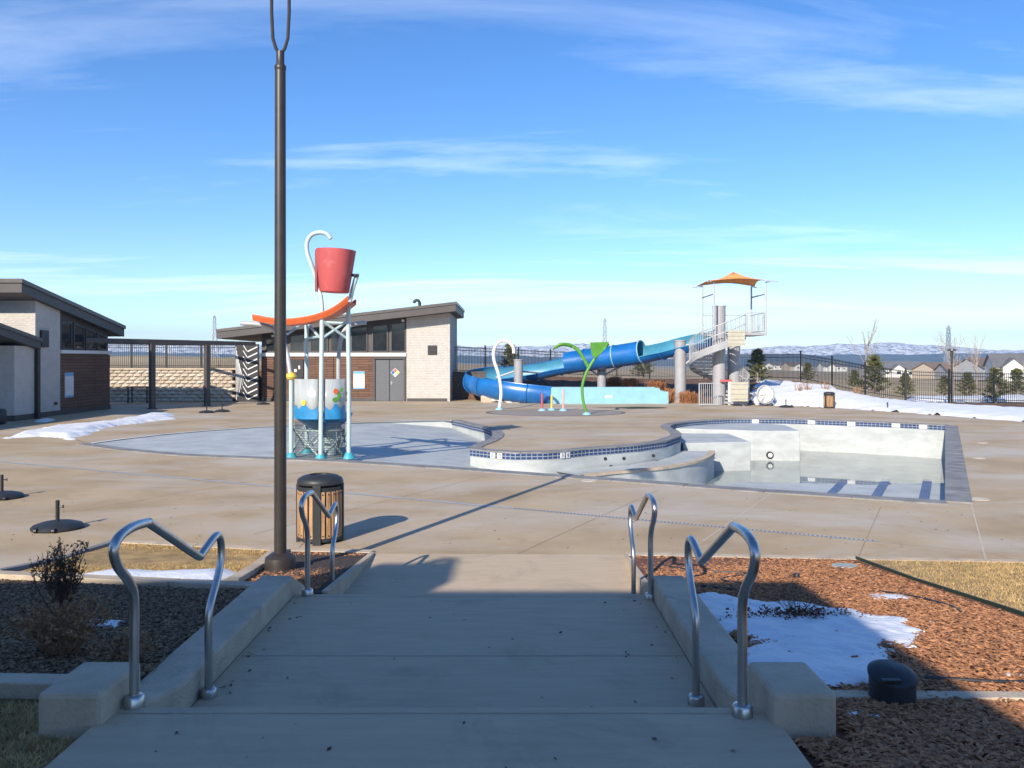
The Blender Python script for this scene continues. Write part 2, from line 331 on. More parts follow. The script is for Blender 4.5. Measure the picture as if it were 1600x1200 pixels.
range_obj('foothills', 2350, 2750, ridge(lambda p: np.interp(p, [-800, 300, 700, 1050, 1200, 1600, 2500], [548, 550, 556, 558, 554, 551, 547]), 2.2, 3), -22, mfoot, 5, 6.)
range_obj('snowy_mountains', 2900, 3350, ridge(lambda p: np.interp(p, [-800, 150, 450, 700, 900, 1100, 1190, 1300, 1450, 1550, 1700, 2500], [537, 531, 538, 541, 538, 547, 539, 536, 538, 544, 550, 545]), 3.0, 8), -22, msnowm, 9, 10.)
# --- the pool outline (inner edge of the coping)
near = [(138,693), (200,702), (288,710), (380,714), (432,716), (540,720), (732,732.5), (859,741.6), (1040,754.5), (1120,760.5), (1211,767), (1479,784.5)]
farr = [(1478,665), (1400,661.2), (1330,658.6), (1264,656.3), (1220,655.2), (1180,655), (1140,655.4), (1105,657), (1075,659.5), (1055,662.5), (1046,666), (1048,669.5), (1058,673.5), (1064,678), (1062,682.5), (1040,690), (996,696), (955,699.3), (916,702), (878,706), (850,707.5), (804,708), (765,705.5), (735,702),
        (735,699), (744,694.5), (760,689), (770,683), (772,678), (768,673), (756,668.5), (738,664.6), (722,660.5), (706,657)]
beach = [(690,657), (640,658), (550,660.5), (470,664), (400,667.5), (320,673), (250,679), (190,686)]
def w2(l): return [g(*p).to_2d() for p in l]
PEN = w2(farr[12:])                         # peninsula edge
POOL = w2(near+farr+beach)
deck_outer = [(p[0]*1.003, p[1]*1.003) for p in e1]
def dense(poly, step=.5):
    out = []; n = len(poly)
    for i in range(n):
        a, b = Vector(poly[i]), Vector(poly[(i+1) % n]); k = max(1, int((b-a).length/step))
        out += [a+(b-a)*(j/k) for j in range(k)]
    return out
deck = tag(fill_poly('pool_deck', [deck_outer, POOL], lambda x, y: 0., MCONC), 'tan brushed concrete pool deck', kind='structure')
# worn pale and damp streaks in the deck concrete
nt = MCONC.node_tree; N, L = nt.nodes, nt.links; bs = N['Principled BSDF']; base = bs.inputs['Base Color'].links[0].from_socket
t_ = N.new('ShaderNodeTexCoord'); m_ = N.new('ShaderNodeMapping'); m_.inputs['Rotation'].default_value = (0,0,R(-30)); m_.inputs['Scale'].default_value = (.22,.42,1); L.new(t_.outputs['Object'], m_.inputs[0])
n_ = N.new('ShaderNodeTexNoise'); n_.inputs['Scale'].default_value = 1.; n_.inputs['Detail'].default_value = 8; n_.inputs['Roughness'].default_value = .65; n_.inputs['Distortion'].default_value = .6; L.new(m_.outputs[0], n_.inputs['Vector'])
r_ = N.new('ShaderNodeValToRGB'); r_.color_ramp.elements[0].position = .44; r_.color_ramp.elements[1].position = .66; L.new(n_.outputs['Fac'], r_.inputs[0])
x_ = N.new('ShaderNodeMix'); x_.data_type = 'RGBA'; L.new(r_.outputs[0], x_.inputs['Factor']); L.new(base, x_.inputs['A']); x_.inputs['B'].default_value = (.47,.41,.335,1); L.new(x_.outputs['Result'], bs.inputs['Base Color'])
def strip(name, pts, w, z, m, parent=deck, h=None):
    mb = MB(); pts = [Vector(p[:2]) for p in pts]; n = len(pts); vs = []
    for i, p in enumerate(pts):
        d = (pts[min(i+1, n-1)]-pts[max(i-1, 0)]).normalized(); nn = Vector((-d.y, d.x)); vs += [(*(p+nn*w/2), z), (*(p-nn*w/2), z)]
    if h is None: mb.add(vs, [(2*i, 2*i+1, 2*i+3, 2*i+2) for i in range(n-1)])
    else:
        vs2 = [(v[0], v[1], z-h) for v in vs]; k = 2*n
        mb.add(vs+vs2, [(2*i+1, 2*i+3, 2*i+2, 2*i) for i in range(n-1)]+[(2*i, 2*i+2, k+2*i+2, k+2*i) for i in range(n-1)]+[(2*i+3, 2*i+1, k+2*i+1, k+2*i+3) for i in range(n-1)]+[(0, 1, k+1, k), (k-1, k-2, 2*k-2, 2*k-1)])
    return mb.build(name, m, parent)
for a, b in (((1225,757), (1035,890)), ((1517,786), (1541,878)), ((1000,870), (1225,757)), ((1370,846), (1600,869)), ((700,652), (980,690)), ((905,668), (1010,655)), ((0,702), (120,692)), ((1500,672), (1600,676)), ((1505,720), (1600,727))):
    if a[1] != 870: strip('joint', [g(*a), g(*b)], .018, .004, MJOINT)
U_ = Vector((.47, .883)); V_ = Vector((.883, -.47))
for k_ in range(-4, 4):                     # saw cuts across the near deck
    a_ = Vector((g(700, 735).x, g(700, 735).y))+V_*(k_*3.9+1.2); a_ = a_-U_*.45; strip('saw_cut', [a_, a_-U_*6.6], .009, .003, MCUT)
for k_ in range(5): a_ = g(860+k_*55, 652-k_); strip('saw_cut', [Vector((a_.x, a_.y)), Vector((a_.x, a_.y))+U_*9], .012, .003, MCUT)
strip('joint', [g(0,665), g(110,684), g(135,693)], .03, .004, MDARKJ)
# slot drain across the deck
dr = [g(-60,716), g(1371,846)]; strip('slot_drain', dr, .10, .004, mat('drain_channel', (.34,.36,.38), .5)); d0, d1 = dr[0], dr[1]; dv = (d1-d0); dl = dv.length; dv.normalize(); mb = MB()
for i in range(int(dl*.74/.06), int(dl/.06)):
    p = d0+dv*(i*.06); mb.box((p.x, p.y, .006), (.018, .05, .004), math.atan2(dv.y, dv.x))
mb.build('drain_slots', MDARKJ, deck, kind='stuff')
# pool shell
def zf(x, y):
    z = np.interp(x, [-30, -9, -5, -2.6, -1, 1, 3, 5.5], [-.015, -.02, -.05, -.30, -.48, -.85, -1.15, -1.2])
    return z-np.clip((x-2)/3, 0, 1)*.026*np.clip(y-21.8, -1, 11)+.012*wob(x, y, 1.5, 4)*np.clip((x-2)/3, 0, 1)
X, Y = np.meshgrid(np.arange(-16, 19, .3), np.arange(13, 37, .3)); Z = np.minimum(zf(X, Y), -.012)
mb = MB(); n = X.shape[1]; mb.add(np.stack([X.ravel(), Y.ravel(), Z.ravel()], 1).tolist(), [(j*n+i, j*n+i+1, (j+1)*n+i+1, (j+1)*n+i) for j in range(X.shape[0]-1) for i in range(n-1)])
pool = mb.build('pool_floor', MPLAS, smooth=True, kind='structure', label='pale plaster floor of the drained pool')
def wall(name, pts, z0, z1, m, parent=pool, closed=False):
    mb = MB(); n = len(pts); vs = [(p[0], p[1], z1) for p in pts]+[(p[0], p[1], z0) for p in pts]
    mb.add(vs, [(i, (i+1) % n, n+(i+1) % n, n+i) for i in range(n if closed else n-1)]); return mb.build(name, m, parent, smooth=True)
P3 = [(p.x, p.y) for p in POOL]; nn_ = len(near); nf = len(farr)
wall('pool_wall', dense(P3, 1.0), -1.7, -.001, MPLAS, closed=True)
def offs(pts, d):
    out = []; n = len(pts)
    for i, p in enumerate(pts):
        a, b = Vector(pts[max(i-1, 0)]), Vector(pts[min(i+1, n-1)]); t = (b-a).normalized(); out.append(Vector(p)+Vector((-t.y, t.x))*d)
    return out
main_edge = [Vector(p) for p in P3[nn_:nn_+nf]]
def dense_open(pts, step):
    out = []
    for a, b in zip(pts, pts[1:]):
        k_ = max(1, int((b-a).length/step)); out += [a+(b-a)*(j/k_) for j in range(k_)]
    return out+[pts[-1]]
tile = offs(dense_open(main_edge, .1), .012)
tb_ = wall('tile_band', [(p.x, p.y) for p in tile], -.185, -.012, MTILE)
arc = [0.]
for a, b in zip(tile, tile[1:]): arc.append(arc[-1]+(b-a).length)
uvl = tb_.data.uv_layers.new(name='UVMap'); nt_ = len(tile)
for lp_ in tb_.data.loops: vi = lp_.vertex_index; uvl.data[lp_.index].uv = (arc[vi % nt_], .173 if vi < nt_ else 0.)
# coping stones: separate stones with open joints along every edge but the beach entry
def coping(pts, w, side, step):
    pts = [Vector(p) for p in pts]; L_ = [0]
    for a, b in zip(pts, pts[1:]): L_.append(L_[-1]+(b-a).length)
    def pos(s):
        s = min(max(s, 0), L_[-1]-1e-4); i = max(k for k in range(len(L_)-1) if L_[k] <= s); t = (s-L_[i])/(L_[i+1]-L_[i]); return pts[i].lerp(pts[i+1], t), (pts[i+1]-pts[i]).normalized()
    k = max(1, round(L_[-1]/step)); st = L_[-1]/k
    for i in range(k):
        m = 4; vs = []
        for j in range(m+1):
            s = i*st+.006+(st-.012)*j/m; p, d = pos(s); q, d2 = pos(s-.25); q3, d3 = pos(s+.25); d = (d+d2+d3).normalized(); nrm = Vector((-d.y, d.x))*side
            a = p-nrm*.025; b = p+nrm*w; h = .022+.002*(i % 3); vs += [(*a, -.012), (*a, h), (*b, h), (*b, -.012)]
        mb = MB(); fs = []
        for j in range(m):
            o = 4*j; fs += [(o+1, o+5, o+6, o+2), (o, o+4, o+5, o+1), (o+2, o+6, o+7, o+3)]
        fs += [(0, 1, 2, 3), (4*m+3, 4*m+2, 4*m+1, 4*m)]
        mb.add(vs, fs); o = mb.build('coping_stone', MCOPE, pool)
rc = [Vector(P3[nn_-1]), Vector(P3[nn_])]
coping(main_edge, .34, -1, 1.1)
coping(rc, .40, -1, 1.2)
coping([Vector(p) for p in P3[:nn_]], .36, -1, 1.5)
# white line along the beach entry
strip('beach_line', [p for p in w2([(706,657.5)]+beach+[(138,693)])], .18, .005, MWHITE, pool)
# bench ring round the tip of the peninsula, steps and platform in the main pool
tip = [Vector(p) for p in w2([(1064,680), (1062,683.5), (1040,690.5), (996,697), (955,700.3), (916,703), (870,707)])]
tipd = smooth_path([(p.x, p.y, 0) for p in tip], 6); ring_o = offs([(p.x, p.y) for p in tipd], 1.05); ring_i = offs([(p.x, p.y) for p in tipd], -.05)
mb = MB(); n = len(tipd); vs = [(*p, -.52) for p in ring_o]+[(*p, -.52) for p in ring_i]+[(*p, -1.6) for p in ring_o]
mb.add(vs, [(i, n+i, n+i+1, i+1) for i in range(n-1)]+[(i+1, 2*n+i+1, 2*n+i, i) for i in range(n-1)]+[(n-1, 2*n-1, 2*n-1, 3*n-1)][:0])
mb.build('curved_bench', MPLAS, pool, smooth=True)
mb = MB(); a = offs([(p.x, p.y) for p in tipd], 1.09); b = offs([(p.x, p.y) for p in tipd], .88); vs = [(*p, -.49) for p in a]+[(*p, -.49) for p in b]+[(*p, -.56) for p in a]
mb.add(vs, [(i, n+i, n+i+1, i+1) for i in range(n-1)]+[(i+1, 2*n+i+1, 2*n+i, i) for i in range(n-1)]); mb.build('bench_nosing', MCURB, pool, smooth=True)
def blk(name, corners, z1, m=MPLAS, z0=-1.65): mb = MB(); mb.prism([(p[0], p[1]) for p in corners], z0, z1); return mb.build(name, m, pool, bevel=.03)
A = at(1176, 719, 30.9); B = at(1257, 719, 31.0)
blk('sun_shelf', [(A.x, 30.9), (B.x-.25, 30.75), (B.x+.15, 33.6), (A.x+1, 35), (A.x-3.2, 35), (A.x-3.4, 32.2)], -.16)
C0 = at(1068, 735, 27.6); C1 = at(1173, 735, 28.1)
blk('entry_step', [(C0.x, 27.6), (C1.x, 28.1), (C1.x+.05, 31.2), (C0.x-.2, 31.4)], -.30)
def disc(name, c, r, nrm, m, parent, t=.02, n=20):
    mb = MB(); nrm = Vector(nrm).normalized(); mb.tube([Vector(c)-nrm*t, Vector(c)+nrm*t], r, n); return mb.build(name, m, parent)
c = at(1203, 711, 30.82); mb = MB(); mb.tube([c+Vector((0,.05,0)), c+Vector((0,-.03,0))], .135, 20); li = mb.build('pool_light', MBLACK, pool); mb = MB(); mb.tube([c+Vector((0,-.03,0)), c+Vector((0,-.05,0))], .085, 18); mb.build('lens', MWHITE, li)
for px, py, Yd in ((946,717,22.9), (975,716.5,23.3), (1021,712,24.3), (1113,712,27.75)): disc('return_fitting', at(px, py, Yd-.05), .05, (0,1,0), MBLACK, pool, .03, 10)
MLANE = mat('faded_lane_blue', (.10,.15,.27), .7, var=.3, scale=5)
# lane stripes on the floor
for px in (1215, 1322, 1430):
    p = g(px, 768); u = Vector((.47,.883)); q0 = Vector((p.x, p.y))+u*2.; mb = MB(); vs = []
    for k in range(12):
        q = q0+u*k*.9; s = Vector((.883,-.47))*.13; vs += [(q.x-s.x, q.y-s.y, float(zf(q.x-s.x, q.y-s.y))+.012), (q.x+s.x, q.y+s.y, float(zf(q.x+s.x, q.y+s.y))+.012)]
    mb.add(vs, [(2*k, 2*k+1, 2*k+3, 2*k+2) for k in range(11)]); mb.build('lane_stripe', MLANE, pool)
# standing melt water in the deep end
mw = bpy.data.materials.new('melt_water'); mw.use_nodes = True; b = mw.node_tree.nodes['Principled BSDF']; b.inputs['Base Color'].default_value = (.62,.70,.68,1); b.inputs['Roughness'].default_value = .03; b.inputs['Transmission Weight'].default_value = .85; b.inputs['IOR'].default_value = 1.33
nz2 = mw.node_tree.nodes.new('ShaderNodeTexNoise'); nz2.inputs['Scale'].default_value = 2.5; bp2 = mw.node_tree.nodes.new('ShaderNodeBump'); bp2.inputs['Strength'].default_value = .02; mw.node_tree.links.new(nz2.outputs['Fac'], bp2.inputs['Height']); mw.node_tree.links.new(bp2.outputs[0], b.inputs['Normal'])
wp = [(4.2, 23.5), (10.8, 20), (17.2, 31.6), (12.5, 34.6), (6, 34.6)]
mb = MB(); mb.add([(x, y, -1.285) for x, y in wp], [tuple(range(len(wp)))]); mb.build('melt_water', mw, kind='structure', label='shallow melt water in the deep end')
# depth numbers on white tiles
for px, py, txt in ((766,706.5,'3'), (778,707.3,'0'), (881,706.4,'3'), (888,705.8,'6')):
    q = g(px, py-.3); e = min(range(len(tile)), key=lambda i: (tile[i]-q.to_2d()).length); p = tile[e]; d = (tile[min(e+1, len(tile)-1)]-tile[max(e-1, 0)]).normalized(); nr = Vector((-d.y, d.x)); ang = math.atan2(nr.y, nr.x)+math.pi/2
    p = p+nr*.012; mb = MB(); mb.box((p.x, p.y, -.10), (.15, .012, .15), ang); o = mb.build('depth_tile', MWHITE, pool)
    text_mesh(txt, .15, MBLACK, (p.x+nr.x*.009, p.y+nr.y*.009, -.10), (R(90), 0, ang), o)
for px, py in ((1180,655.2), (1268,656.6), (1445,663.3), (1330,658.8), (1400,661.3)):
    q = g(px, py); e = min(range(len(tile)), key=lambda i: (tile[i]-q.to_2d()).length); p = tile[e]; d = (tile[min(e+1, len(tile)-1)]-tile[max(e-1, 0)]).normalized(); nr = Vector((-d.y, d.x)); ang = math.atan2(nr.y, nr.x)+math.pi/2
    p = p+nr*.012; mb = MB(); mb.box((p.x, p.y, -.09), (.30, .012, .15), ang); mb.build('depth_tile', MWHITE, pool)
# drain plate and skimmer lids on the deck
for px, py, w in ((920,751,.32), (1535,692,.3), (1530,716,.3), (1530,780,.34), (1280,640,.2)):
    p = g(px, py); mb = MB(); mb.lathe([(0, .007), (w*.5, .007), (w*.5, 0)], (p.x, p.y, 0), 18); mb.build('skimmer_lid', MJOINT, deck)
# splash ring painted on the deck
c = g(868, 644.5); mb = MB(); rx, ry = 3.35, 2.55
vs = []
for k in range(64):
    a = 2*math.pi*k/64; vs += [(c.x+rx*math.cos(a), c.y+ry*math.sin(a), .004), (c.x+(rx-.16)*math.cos(a), c.y+(ry-.16)*math.sin(a), .004)]
mb.add(vs, [(2*k, (2*k+2) % 128, (2*k+3) % 128, 2*k+1) for k in range(64)]); mb.build('ring_band', MDARKJ, deck)
mb = MB(); mb.lathe([(0, .0035), (1, .0035)], (0, 0, 0), 48); mb.v = [(c.x+x*(rx-.16), c.y+y*(ry-.16), z) for x, y, z in mb.v]; mb.build('splash_pad', mat('pad_concrete', (.27,.235,.20), .8, var=.12, scale=1), deck)
mb = MB(); c2 = g(1002, 637); mb.lathe([(0, .005), (1, .005)], (0,0,0), 32); mb.v = [(c2.x+x*1.35, c2.y+y*.9, z) for x, y, z in mb.v]; mb.build('green_mat', mat('green_turf_mat', (.05,.07,.03), .95), deck)
# ---------------------------------------------------------------- buildings
def quad_prism(mb, pts, thick, nrm, mi=0):
    nrm = Vector(nrm).normalized()*thick; pts = [Vector(p) for p in pts]; n = len(pts)
    mb.add(pts+[p-nrm for p in pts], [tuple(range(n)), tuple(range(2*n-1, n-1, -1))]+[(i, n+i, n+(i+1) % n, (i+1) % n) for i in range(n)], mi); return mb
def window(root, a, b, z0, za, zb, out, fr=.07):   # opening from point a to b (plan), sill z0, head za..zb, facing 'out'
    a, b, out = Vector((*a, 0)), Vector((*b, 0)), Vector((*out, 0)).normalized(); d = (b-a).normalized(); L_ = (b-a).length
    def q(s, z, o): p = a+d*s+out*o; return (p.x, p.y, z)
    fm = MB()
    for s0, s1, l0, l1, h0, h1 in ((0, fr, z0, z0, za, za), (L_-fr, L_, z0, z0, zb, zb)):
        quad_prism(fm, [q(s0, l0, .06), q(s1, l1, .06), q(s1, h1, .06), q(s0, h0, .06)], .08, out)
    quad_prism(fm, [q(fr, z0, .06), q(L_-fr, z0, .06), q(L_-fr, z0+fr, .06), q(fr, z0+fr, .06)], .08, out)
    quad_prism(fm, [q(fr, za-fr, .06), q(L_-fr, zb-fr, .06), q(L_-fr, zb, .06), q(fr, za, .06)], .08, out)
    w = fm.build('window', MFASCIA, root); pm = MB(); quad_prism(pm, [q(fr, z0+fr, .025), q(L_-fr, z0+fr, .025), q(L_-fr, zb-fr, .025), q(fr, za-fr, .025)], .01, out); pm.build('pane', MGLASS, w); return w
# --- pool house across the deck
Yb = 49.8; k = Yb/F
def bx(px): return (px-800)*k
def bz(py): return CH-(py-HZ)*k
ph = thing('pool_house', 'white brick and brown panelled pool house with rising dark shed roof and grey double door', 'building', (bx(560), Yb, 0))
def rooflow(x): return float(np.interp(x, [bx(352), bx(720)], [bz(530), bz(487)]))   # underside of the roof
mb = MB(); x0, x1 = bx(635), bx(703)
mb.add([(x0, Yb, 0), (x1, Yb, 0), (x1, Yb+6.5, 0), (x0, Yb+6.5, 0), (x0, Yb, rooflow(x0)+.1), (x1, Yb, rooflow(x1)+.1), (x1, Yb+6.5, rooflow(x1)+.1), (x0, Yb+6.5, rooflow(x0)+.1)], [(3,2,1,0), (4,5,6,7), (0,1,5,4), (1,2,6,5), (2,3,7,6), (3,0,4,7)]); mb.build('brick_wall', MBRICK, ph)
mb = MB(); xl = bx(408); mb.add([(xl, Yb+.12, 0), (x0, Yb+.12, 0), (x0, Yb+6.4, 0), (xl, Yb+6.4, 0), (xl, Yb+.12, rooflow(xl)+.1), (x0, Yb+.12, rooflow(x0)+.1), (x0, Yb+6.4, rooflow(x0)+.1), (xl, Yb+6.4, rooflow(xl)+.1)], [(3,2,1,0), (4,5,6,7), (0,1,5,4), (1,2,6,5), (2,3,7,6), (3,0,4,7)]); mb.build('upper_wall', MFASCIA, ph)
edges = [408, 428, 452, 478, 500, 521, 545, 583]
for a, b in zip(edges, edges[1:]):
    mb = MB(); mb.box(((bx(a)+bx(b))/2, Yb+.06, 1.45), (bx(b)-bx(a)-.03, .10, 2.5)); mb.build('siding_panel', MSIDING, ph)
mb = MB(); mb.box(((xl+bx(583))/2, Yb+.04, .11), (bx(583)-xl, .12, .2)); mb.box((bx(667), Yb-.04, .1), (bx(699)-bx(637), .08, .16)); mb.build('plinth', MFASCIA, ph)
mb = MB(); mb.box(((xl+x0)/2, Yb+.03, bz(554)), (x0-xl, .22, .22)); mb.build('trim_band', MWHITE, ph)
for a, b in ((414, 430), (452, 476), (484, 512), (516, 542), (548, 574), (581, 606), (610, 634)):
    za, zb_ = rooflow(bx(a))-.22, rooflow(bx(b))-.22; window(ph, (bx(a), Yb+.10), (bx(b), Yb+.10), bz(550), za, zb_, (0, -1))
mb = MB(); ya, yb2 = Yb-1.1, Yb+7.2; xa, xb = bx(350)-.05, bx(714)
vs = [(xa, ya, rooflow(xa)), (xb, ya, rooflow(xb)), (xb, yb2, rooflow(xb)), (xa, yb2, rooflow(xa))]; mb.add(vs+[(v[0], v[1], v[2]+.52) for v in vs], [(3,2,1,0), (4,5,6,7), (0,1,5,4), (1,2,6,5), (2,3,7,6), (3,0,4,7)]); rf = mb.build('roof', MFASCIA, ph)
mb = MB(); vs = [(xa, ya-.05, rooflow(xa)+.40), (xb+.06, ya-.05, rooflow(xb)+.40), (xb+.06, yb2, rooflow(xb)+.40), (xa, yb2, rooflow(xa)+.40)]; mb.add(vs+[(v[0], v[1], v[2]+.17) for v in vs], [(3,2,1,0), (4,5,6,7), (0,1,5,4), (1,2,6,5), (2,3,7,6), (3,0,4,7)]); mb.build('roof_edge', mat('roof_metal', (.085,.075,.07), .4, .2, var=.1), rf)
for px, h, hook in ((650, .5, 1), (598, .22, 0)):
    x = bx(px); z = rooflow(x)+.5; mb = MB(); pts = [(x, Yb+2, z-.1), (x, Yb+2, z+h)]
    if hook: pts += [(x-.08, Yb+2, z+h+.14), (x-.22, Yb+2, z+h+.18), (x-.34, Yb+2, z+h+.08), (x-.36, Yb+2, z+h-.02)]
    mb.tube(pts, .1, 10); mb.build('vent_pipe', MBLACK, rf, smooth=True)
dr_ = MB(); xd0, xd1 = bx(583), bx(634); dr_.box(((xd0+xd1)/2, Yb+.02, bz(560)+.02), (xd1-xd0, .2, .12)); dr_.box((xd0+.06, Yb+.02, 1.3), (.12, .2, 2.6)); dr_.box((xd1-.06, Yb+.02, 1.3), (.12, .2, 2.6)); fr_ = dr_.build('door_frame', MFASCIA, ph)
xm = (xd0+xd1)/2; w_ = (xd1-xd0-.26)/2
for i, s in enumerate((-1, 1)):
    mb = MB(); mb.box((xm+s*(w_/2+.01), Yb+.05, 1.27), (w_-.02, .08, 2.5)); d = mb.build('door', MDOOR, ph)
    if i == 1:
        mb = MB(); mb.bar((xm+.12, Yb-.03, 1.12), (xm+.28, Yb-.03, 1.12), .04, .04); mb.box((xm+.12, Yb, 1.12), (.08, .05, .2)); mb.build('handle', MSTEEL, d)
        cxx, czz = bx(617.5), bz(582); mb = MB(); mb.add([(cxx-.28, Yb-.004, czz), (cxx, Yb-.004, czz-.28), (cxx+.28, Yb-.004, czz), (cxx, Yb-.004, czz+.28)], [(0,1,2,3)]); pl = mb.build('hazard_placard', MWHITE, d)
        for (u, v), m_ in zip(((0, .13), (-.13, 0), (.13, 0), (0, -.13)), (MRED, MBLUE, MYELLOW, MWHITE)):
            mb = MB(); mb.add([(cxx+u-.12, Yb-.008, czz+v), (cxx+u, Yb-.008, czz+v-.12), (cxx+u+.12, Yb-.008, czz+v), (cxx+u, Yb-.008, czz+v+.12)], [(0,1,2,3)]); mb.build('field', m_, pl)
def poster(root, c, w, h, ux, out):          # pool rules board: white sheet with a blue wave head and foot
    c, ux, out = Vector(c), Vector(ux).normalized(), Vector(out).normalized(); up = Vector((0,0,1)); mb = MB()
    quad_prism(mb, [c-ux*w/2-up*h/2, c+ux*w/2-up*h/2, c+ux*w/2+up*h/2, c-ux*w/2+up*h/2], .03, out); o = mb.build('rules_board', MWHITE, root)
    for s in (1, -1):
        mb = MB(); top = [c+out*.004+ux*(w*(i/16-.5)*.98)+up*(s*h*(.36 if s > 0 else .42)+.03*h*math.sin(i*1.6)) for i in range(17)]; bot = [c+out*.004+ux*(w*(i/16-.5)*.98)+up*(s*h*.49) for i in range(17)]
        mb.add(top+bot, [(i, i+1, 18+i, 17+i) for i in range(16)]); mb.build('blue_wave', mat('print_blue', (.10,.36,.62), .5), o)
    mb = MB()
    for i in range(9): quad_prism(mb, [c+out*.006+ux*(-w*.36)+up*(h*(.26-.06*i)), c+out*.006+ux*(w*(.36-.1*(i % 3)))+up*(h*(.26-.06*i)), c+out*.006+ux*(w*(.36-.1*(i % 3)))+up*(h*(.275-.06*i)), c+out*.006+ux*(-w*.36)+up*(h*(.275-.06*i))], .002, out)
    mb.build('small_print', mat('print_grey', (.45,.48,.52), .6), o)
poster(ph, (bx(561), Yb-.02, bz(594)), .68, 1.06, (1,0,0), (0,-1,0))
mb = MB(); mb.box((bx(675.5), Yb-.03, bz(547)), (.55, .06, .56)); v_ = mb.build('wall_vent', MBLACK, ph); mb = MB()
for i in range(6): mb.box((bx(675.5), Yb-.07, bz(547)-.22+i*.088), (.47, .03, .03))
mb.build('louvre', MFASCIA, v_)
mb = MB(); mb.box((bx(463), Yb-.02, bz(577)), (.85, .08, 1.15)); cb_ = mb.build('notice_cabinet', MBLACK, ph); mb = MB(); mb.box((bx(462), Yb-.065, bz(579)), (.16, .01, .17)); mb.box((bx(468), Yb-.065, bz(574)), (.1, .01, .22)); mb.build('paper', MWHITE, cb_)
for px in (427, 630):
    mb = MB(); mb.lathe([(0, .09), (.09, .06), (.11, 0), (.09, -.06), (0, -.09)], (bx(px), Yb-.12, rooflow(bx(px))-.13), 12); mb.build('soffit_lamp', MWHITE, ph, smooth=True)
# mural screen at its end: black board with white chevron battens
mu = thing('mural_screen', 'black screen wall with white diagonal and chevron stripes beside pool house', 'wall', (bx(391), Yb-.6, 0))
mx0, mx1, mz = bx(374), bx(409), bz(538); ym = Yb-.6
mb = MB(); mb.box(((mx0+mx1)/2, ym, mz/2), (mx1-mx0, .16, mz)); mb.build('panel', MBLACK, mu)
W = mx1-mx0; mid = (mx0+mx1)/2
for i in range(9):
    z = .15+i*.36; mb = MB()
    if z+.3 < mz: mb.bar((mid+.05, ym-.1, z), (mx1-.05, ym-.1, z+.28), .03, .07); mb.build('stripe', MWHITE, mu)
    mb = MB(); mb.bar((mid+.02, ym-.1, z+.02), (mid-.22, ym-.1, min(z+.42, mz-.05)), .03, .045); mb.build('stripe', MWHITE, mu)
for i in range(6):
    mb = MB(); mb.bar((mx0+.06+i*.09, ym-.1, .1+i*.22), (mx0+.03+i*.05, ym-.1, mz-.15-i*.25), .03, .03); mb.build('stripe', MWHITE, mu)
# --- entry building at left
eb = thing('entry_building', 'tall white brick entry building with dark sloping shed roof and brown panelled side', 'building', (-24, 38, 0))
def el(y): return float(np.interp(y, [34., 43.], [5.33, 3.75]))
xs_ = -20.68
mb = MB(); y0, y1, y2 = 35.4, 37.35, 42.0
def slab(mb, xa, xb, ya, yb, f0, f1, mi=0):
    vs = [(xa, ya, f0(ya)), (xb, ya, f0(ya)), (xb, yb, f0(yb)), (xa, yb, f0(yb)), (xa, ya, f1(ya)), (xb, ya, f1(ya)), (xb, yb, f1(yb)), (xa, yb, f1(yb))]
    return mb.add(vs, [(3,2,1,0), (4,5,6,7), (0,1,5,4), (1,2,6,5), (2,3,7,6), (3,0,4,7)], mi)
slab(mb, -30, xs_, y0, y1, lambda y: 0, lambda y: el(y)+.1); mb.build('brick_wall', MBRICK, eb)
mb = MB(); slab(mb, -30, xs_-.12, y1, y2, lambda y: 0, lambda y: el(y)+.1); mb.build('upper_wall', MFASCIA, eb)
mb = MB(); slab(mb, -31, xs_+.25, 34., 43., el, lambda y: el(y)+.52); rf2 = mb.build('roof', MFASCIA, eb)
mb = MB(); slab(mb, -31, xs_+.31, 33.94, 43.06, lambda y: el(y)+.40, lambda y: el(y)+.57); mb.build('roof_edge', bpy.data.materials['roof_metal'], rf2)
for i in range(3):
    ya_, yb_ = y1+i*(y2-y1)/3, y1+(i+1)*(y2-y1)/3; mb = MB(); mb.box((xs_-.06, (ya_+yb_)/2, 1.5), (.1, yb_-ya_-.03, 2.55)); mb.build('siding_panel', MSIDING, eb)
mb = MB(); mb.box((xs_-.04, (y0+y2)/2, .11), (.14, y2-y0-.02, .22)); mb.build('plinth', MFASCIA, eb)
mb = MB(); mb.box((xs_-.03, (y1+y2)/2, 2.9), (.2, y2-y1, .16)); mb.build('trim_band', MWHITE, eb)
for i in range(4):
    a = y1+.12+i*1.1; b_ = a+.95; window(eb, (xs_-.08, a), (xs_-.08, b_), 3.02, min(el(a)-.25, 4.3), min(el(b_)-.25, 4.3), (1, 0))
poster(eb, (xs_+.02, 38.1, 1.35), .72, 1.15, (0,1,0), (1,0,0))
mb = MB(); mb.box((xs_+.05, 36.0, 3.45), (.1, .55, .75)); mb.build('wall_lantern', MBLACK, eb)
mb = MB(); mb.tube([(xs_+.04, 36.9, .55), (xs_+.1, 36.9, .55)], .07, 10); mb.build('hose_bib', MBLACK, eb)
pc = thing('entry_porch', 'low white brick porch with dark sloping roof and black door', 'porch', (-22, 33.5, 0))
def pl_(y): return float(np.interp(y, [31., 34.85], [3.75, 2.98]))
mb = MB(); mb.box((-21.15, 34.25, 1.55), (1.5, 1.6, 3.1)); mb.build('brick_wall', MBRICK, pc)
mb = MB(); mb.box((-24.2, 34.35, 1.6), (4.6, 1.4, 3.2)); mb.build('recess_wall', MBRICK, pc)
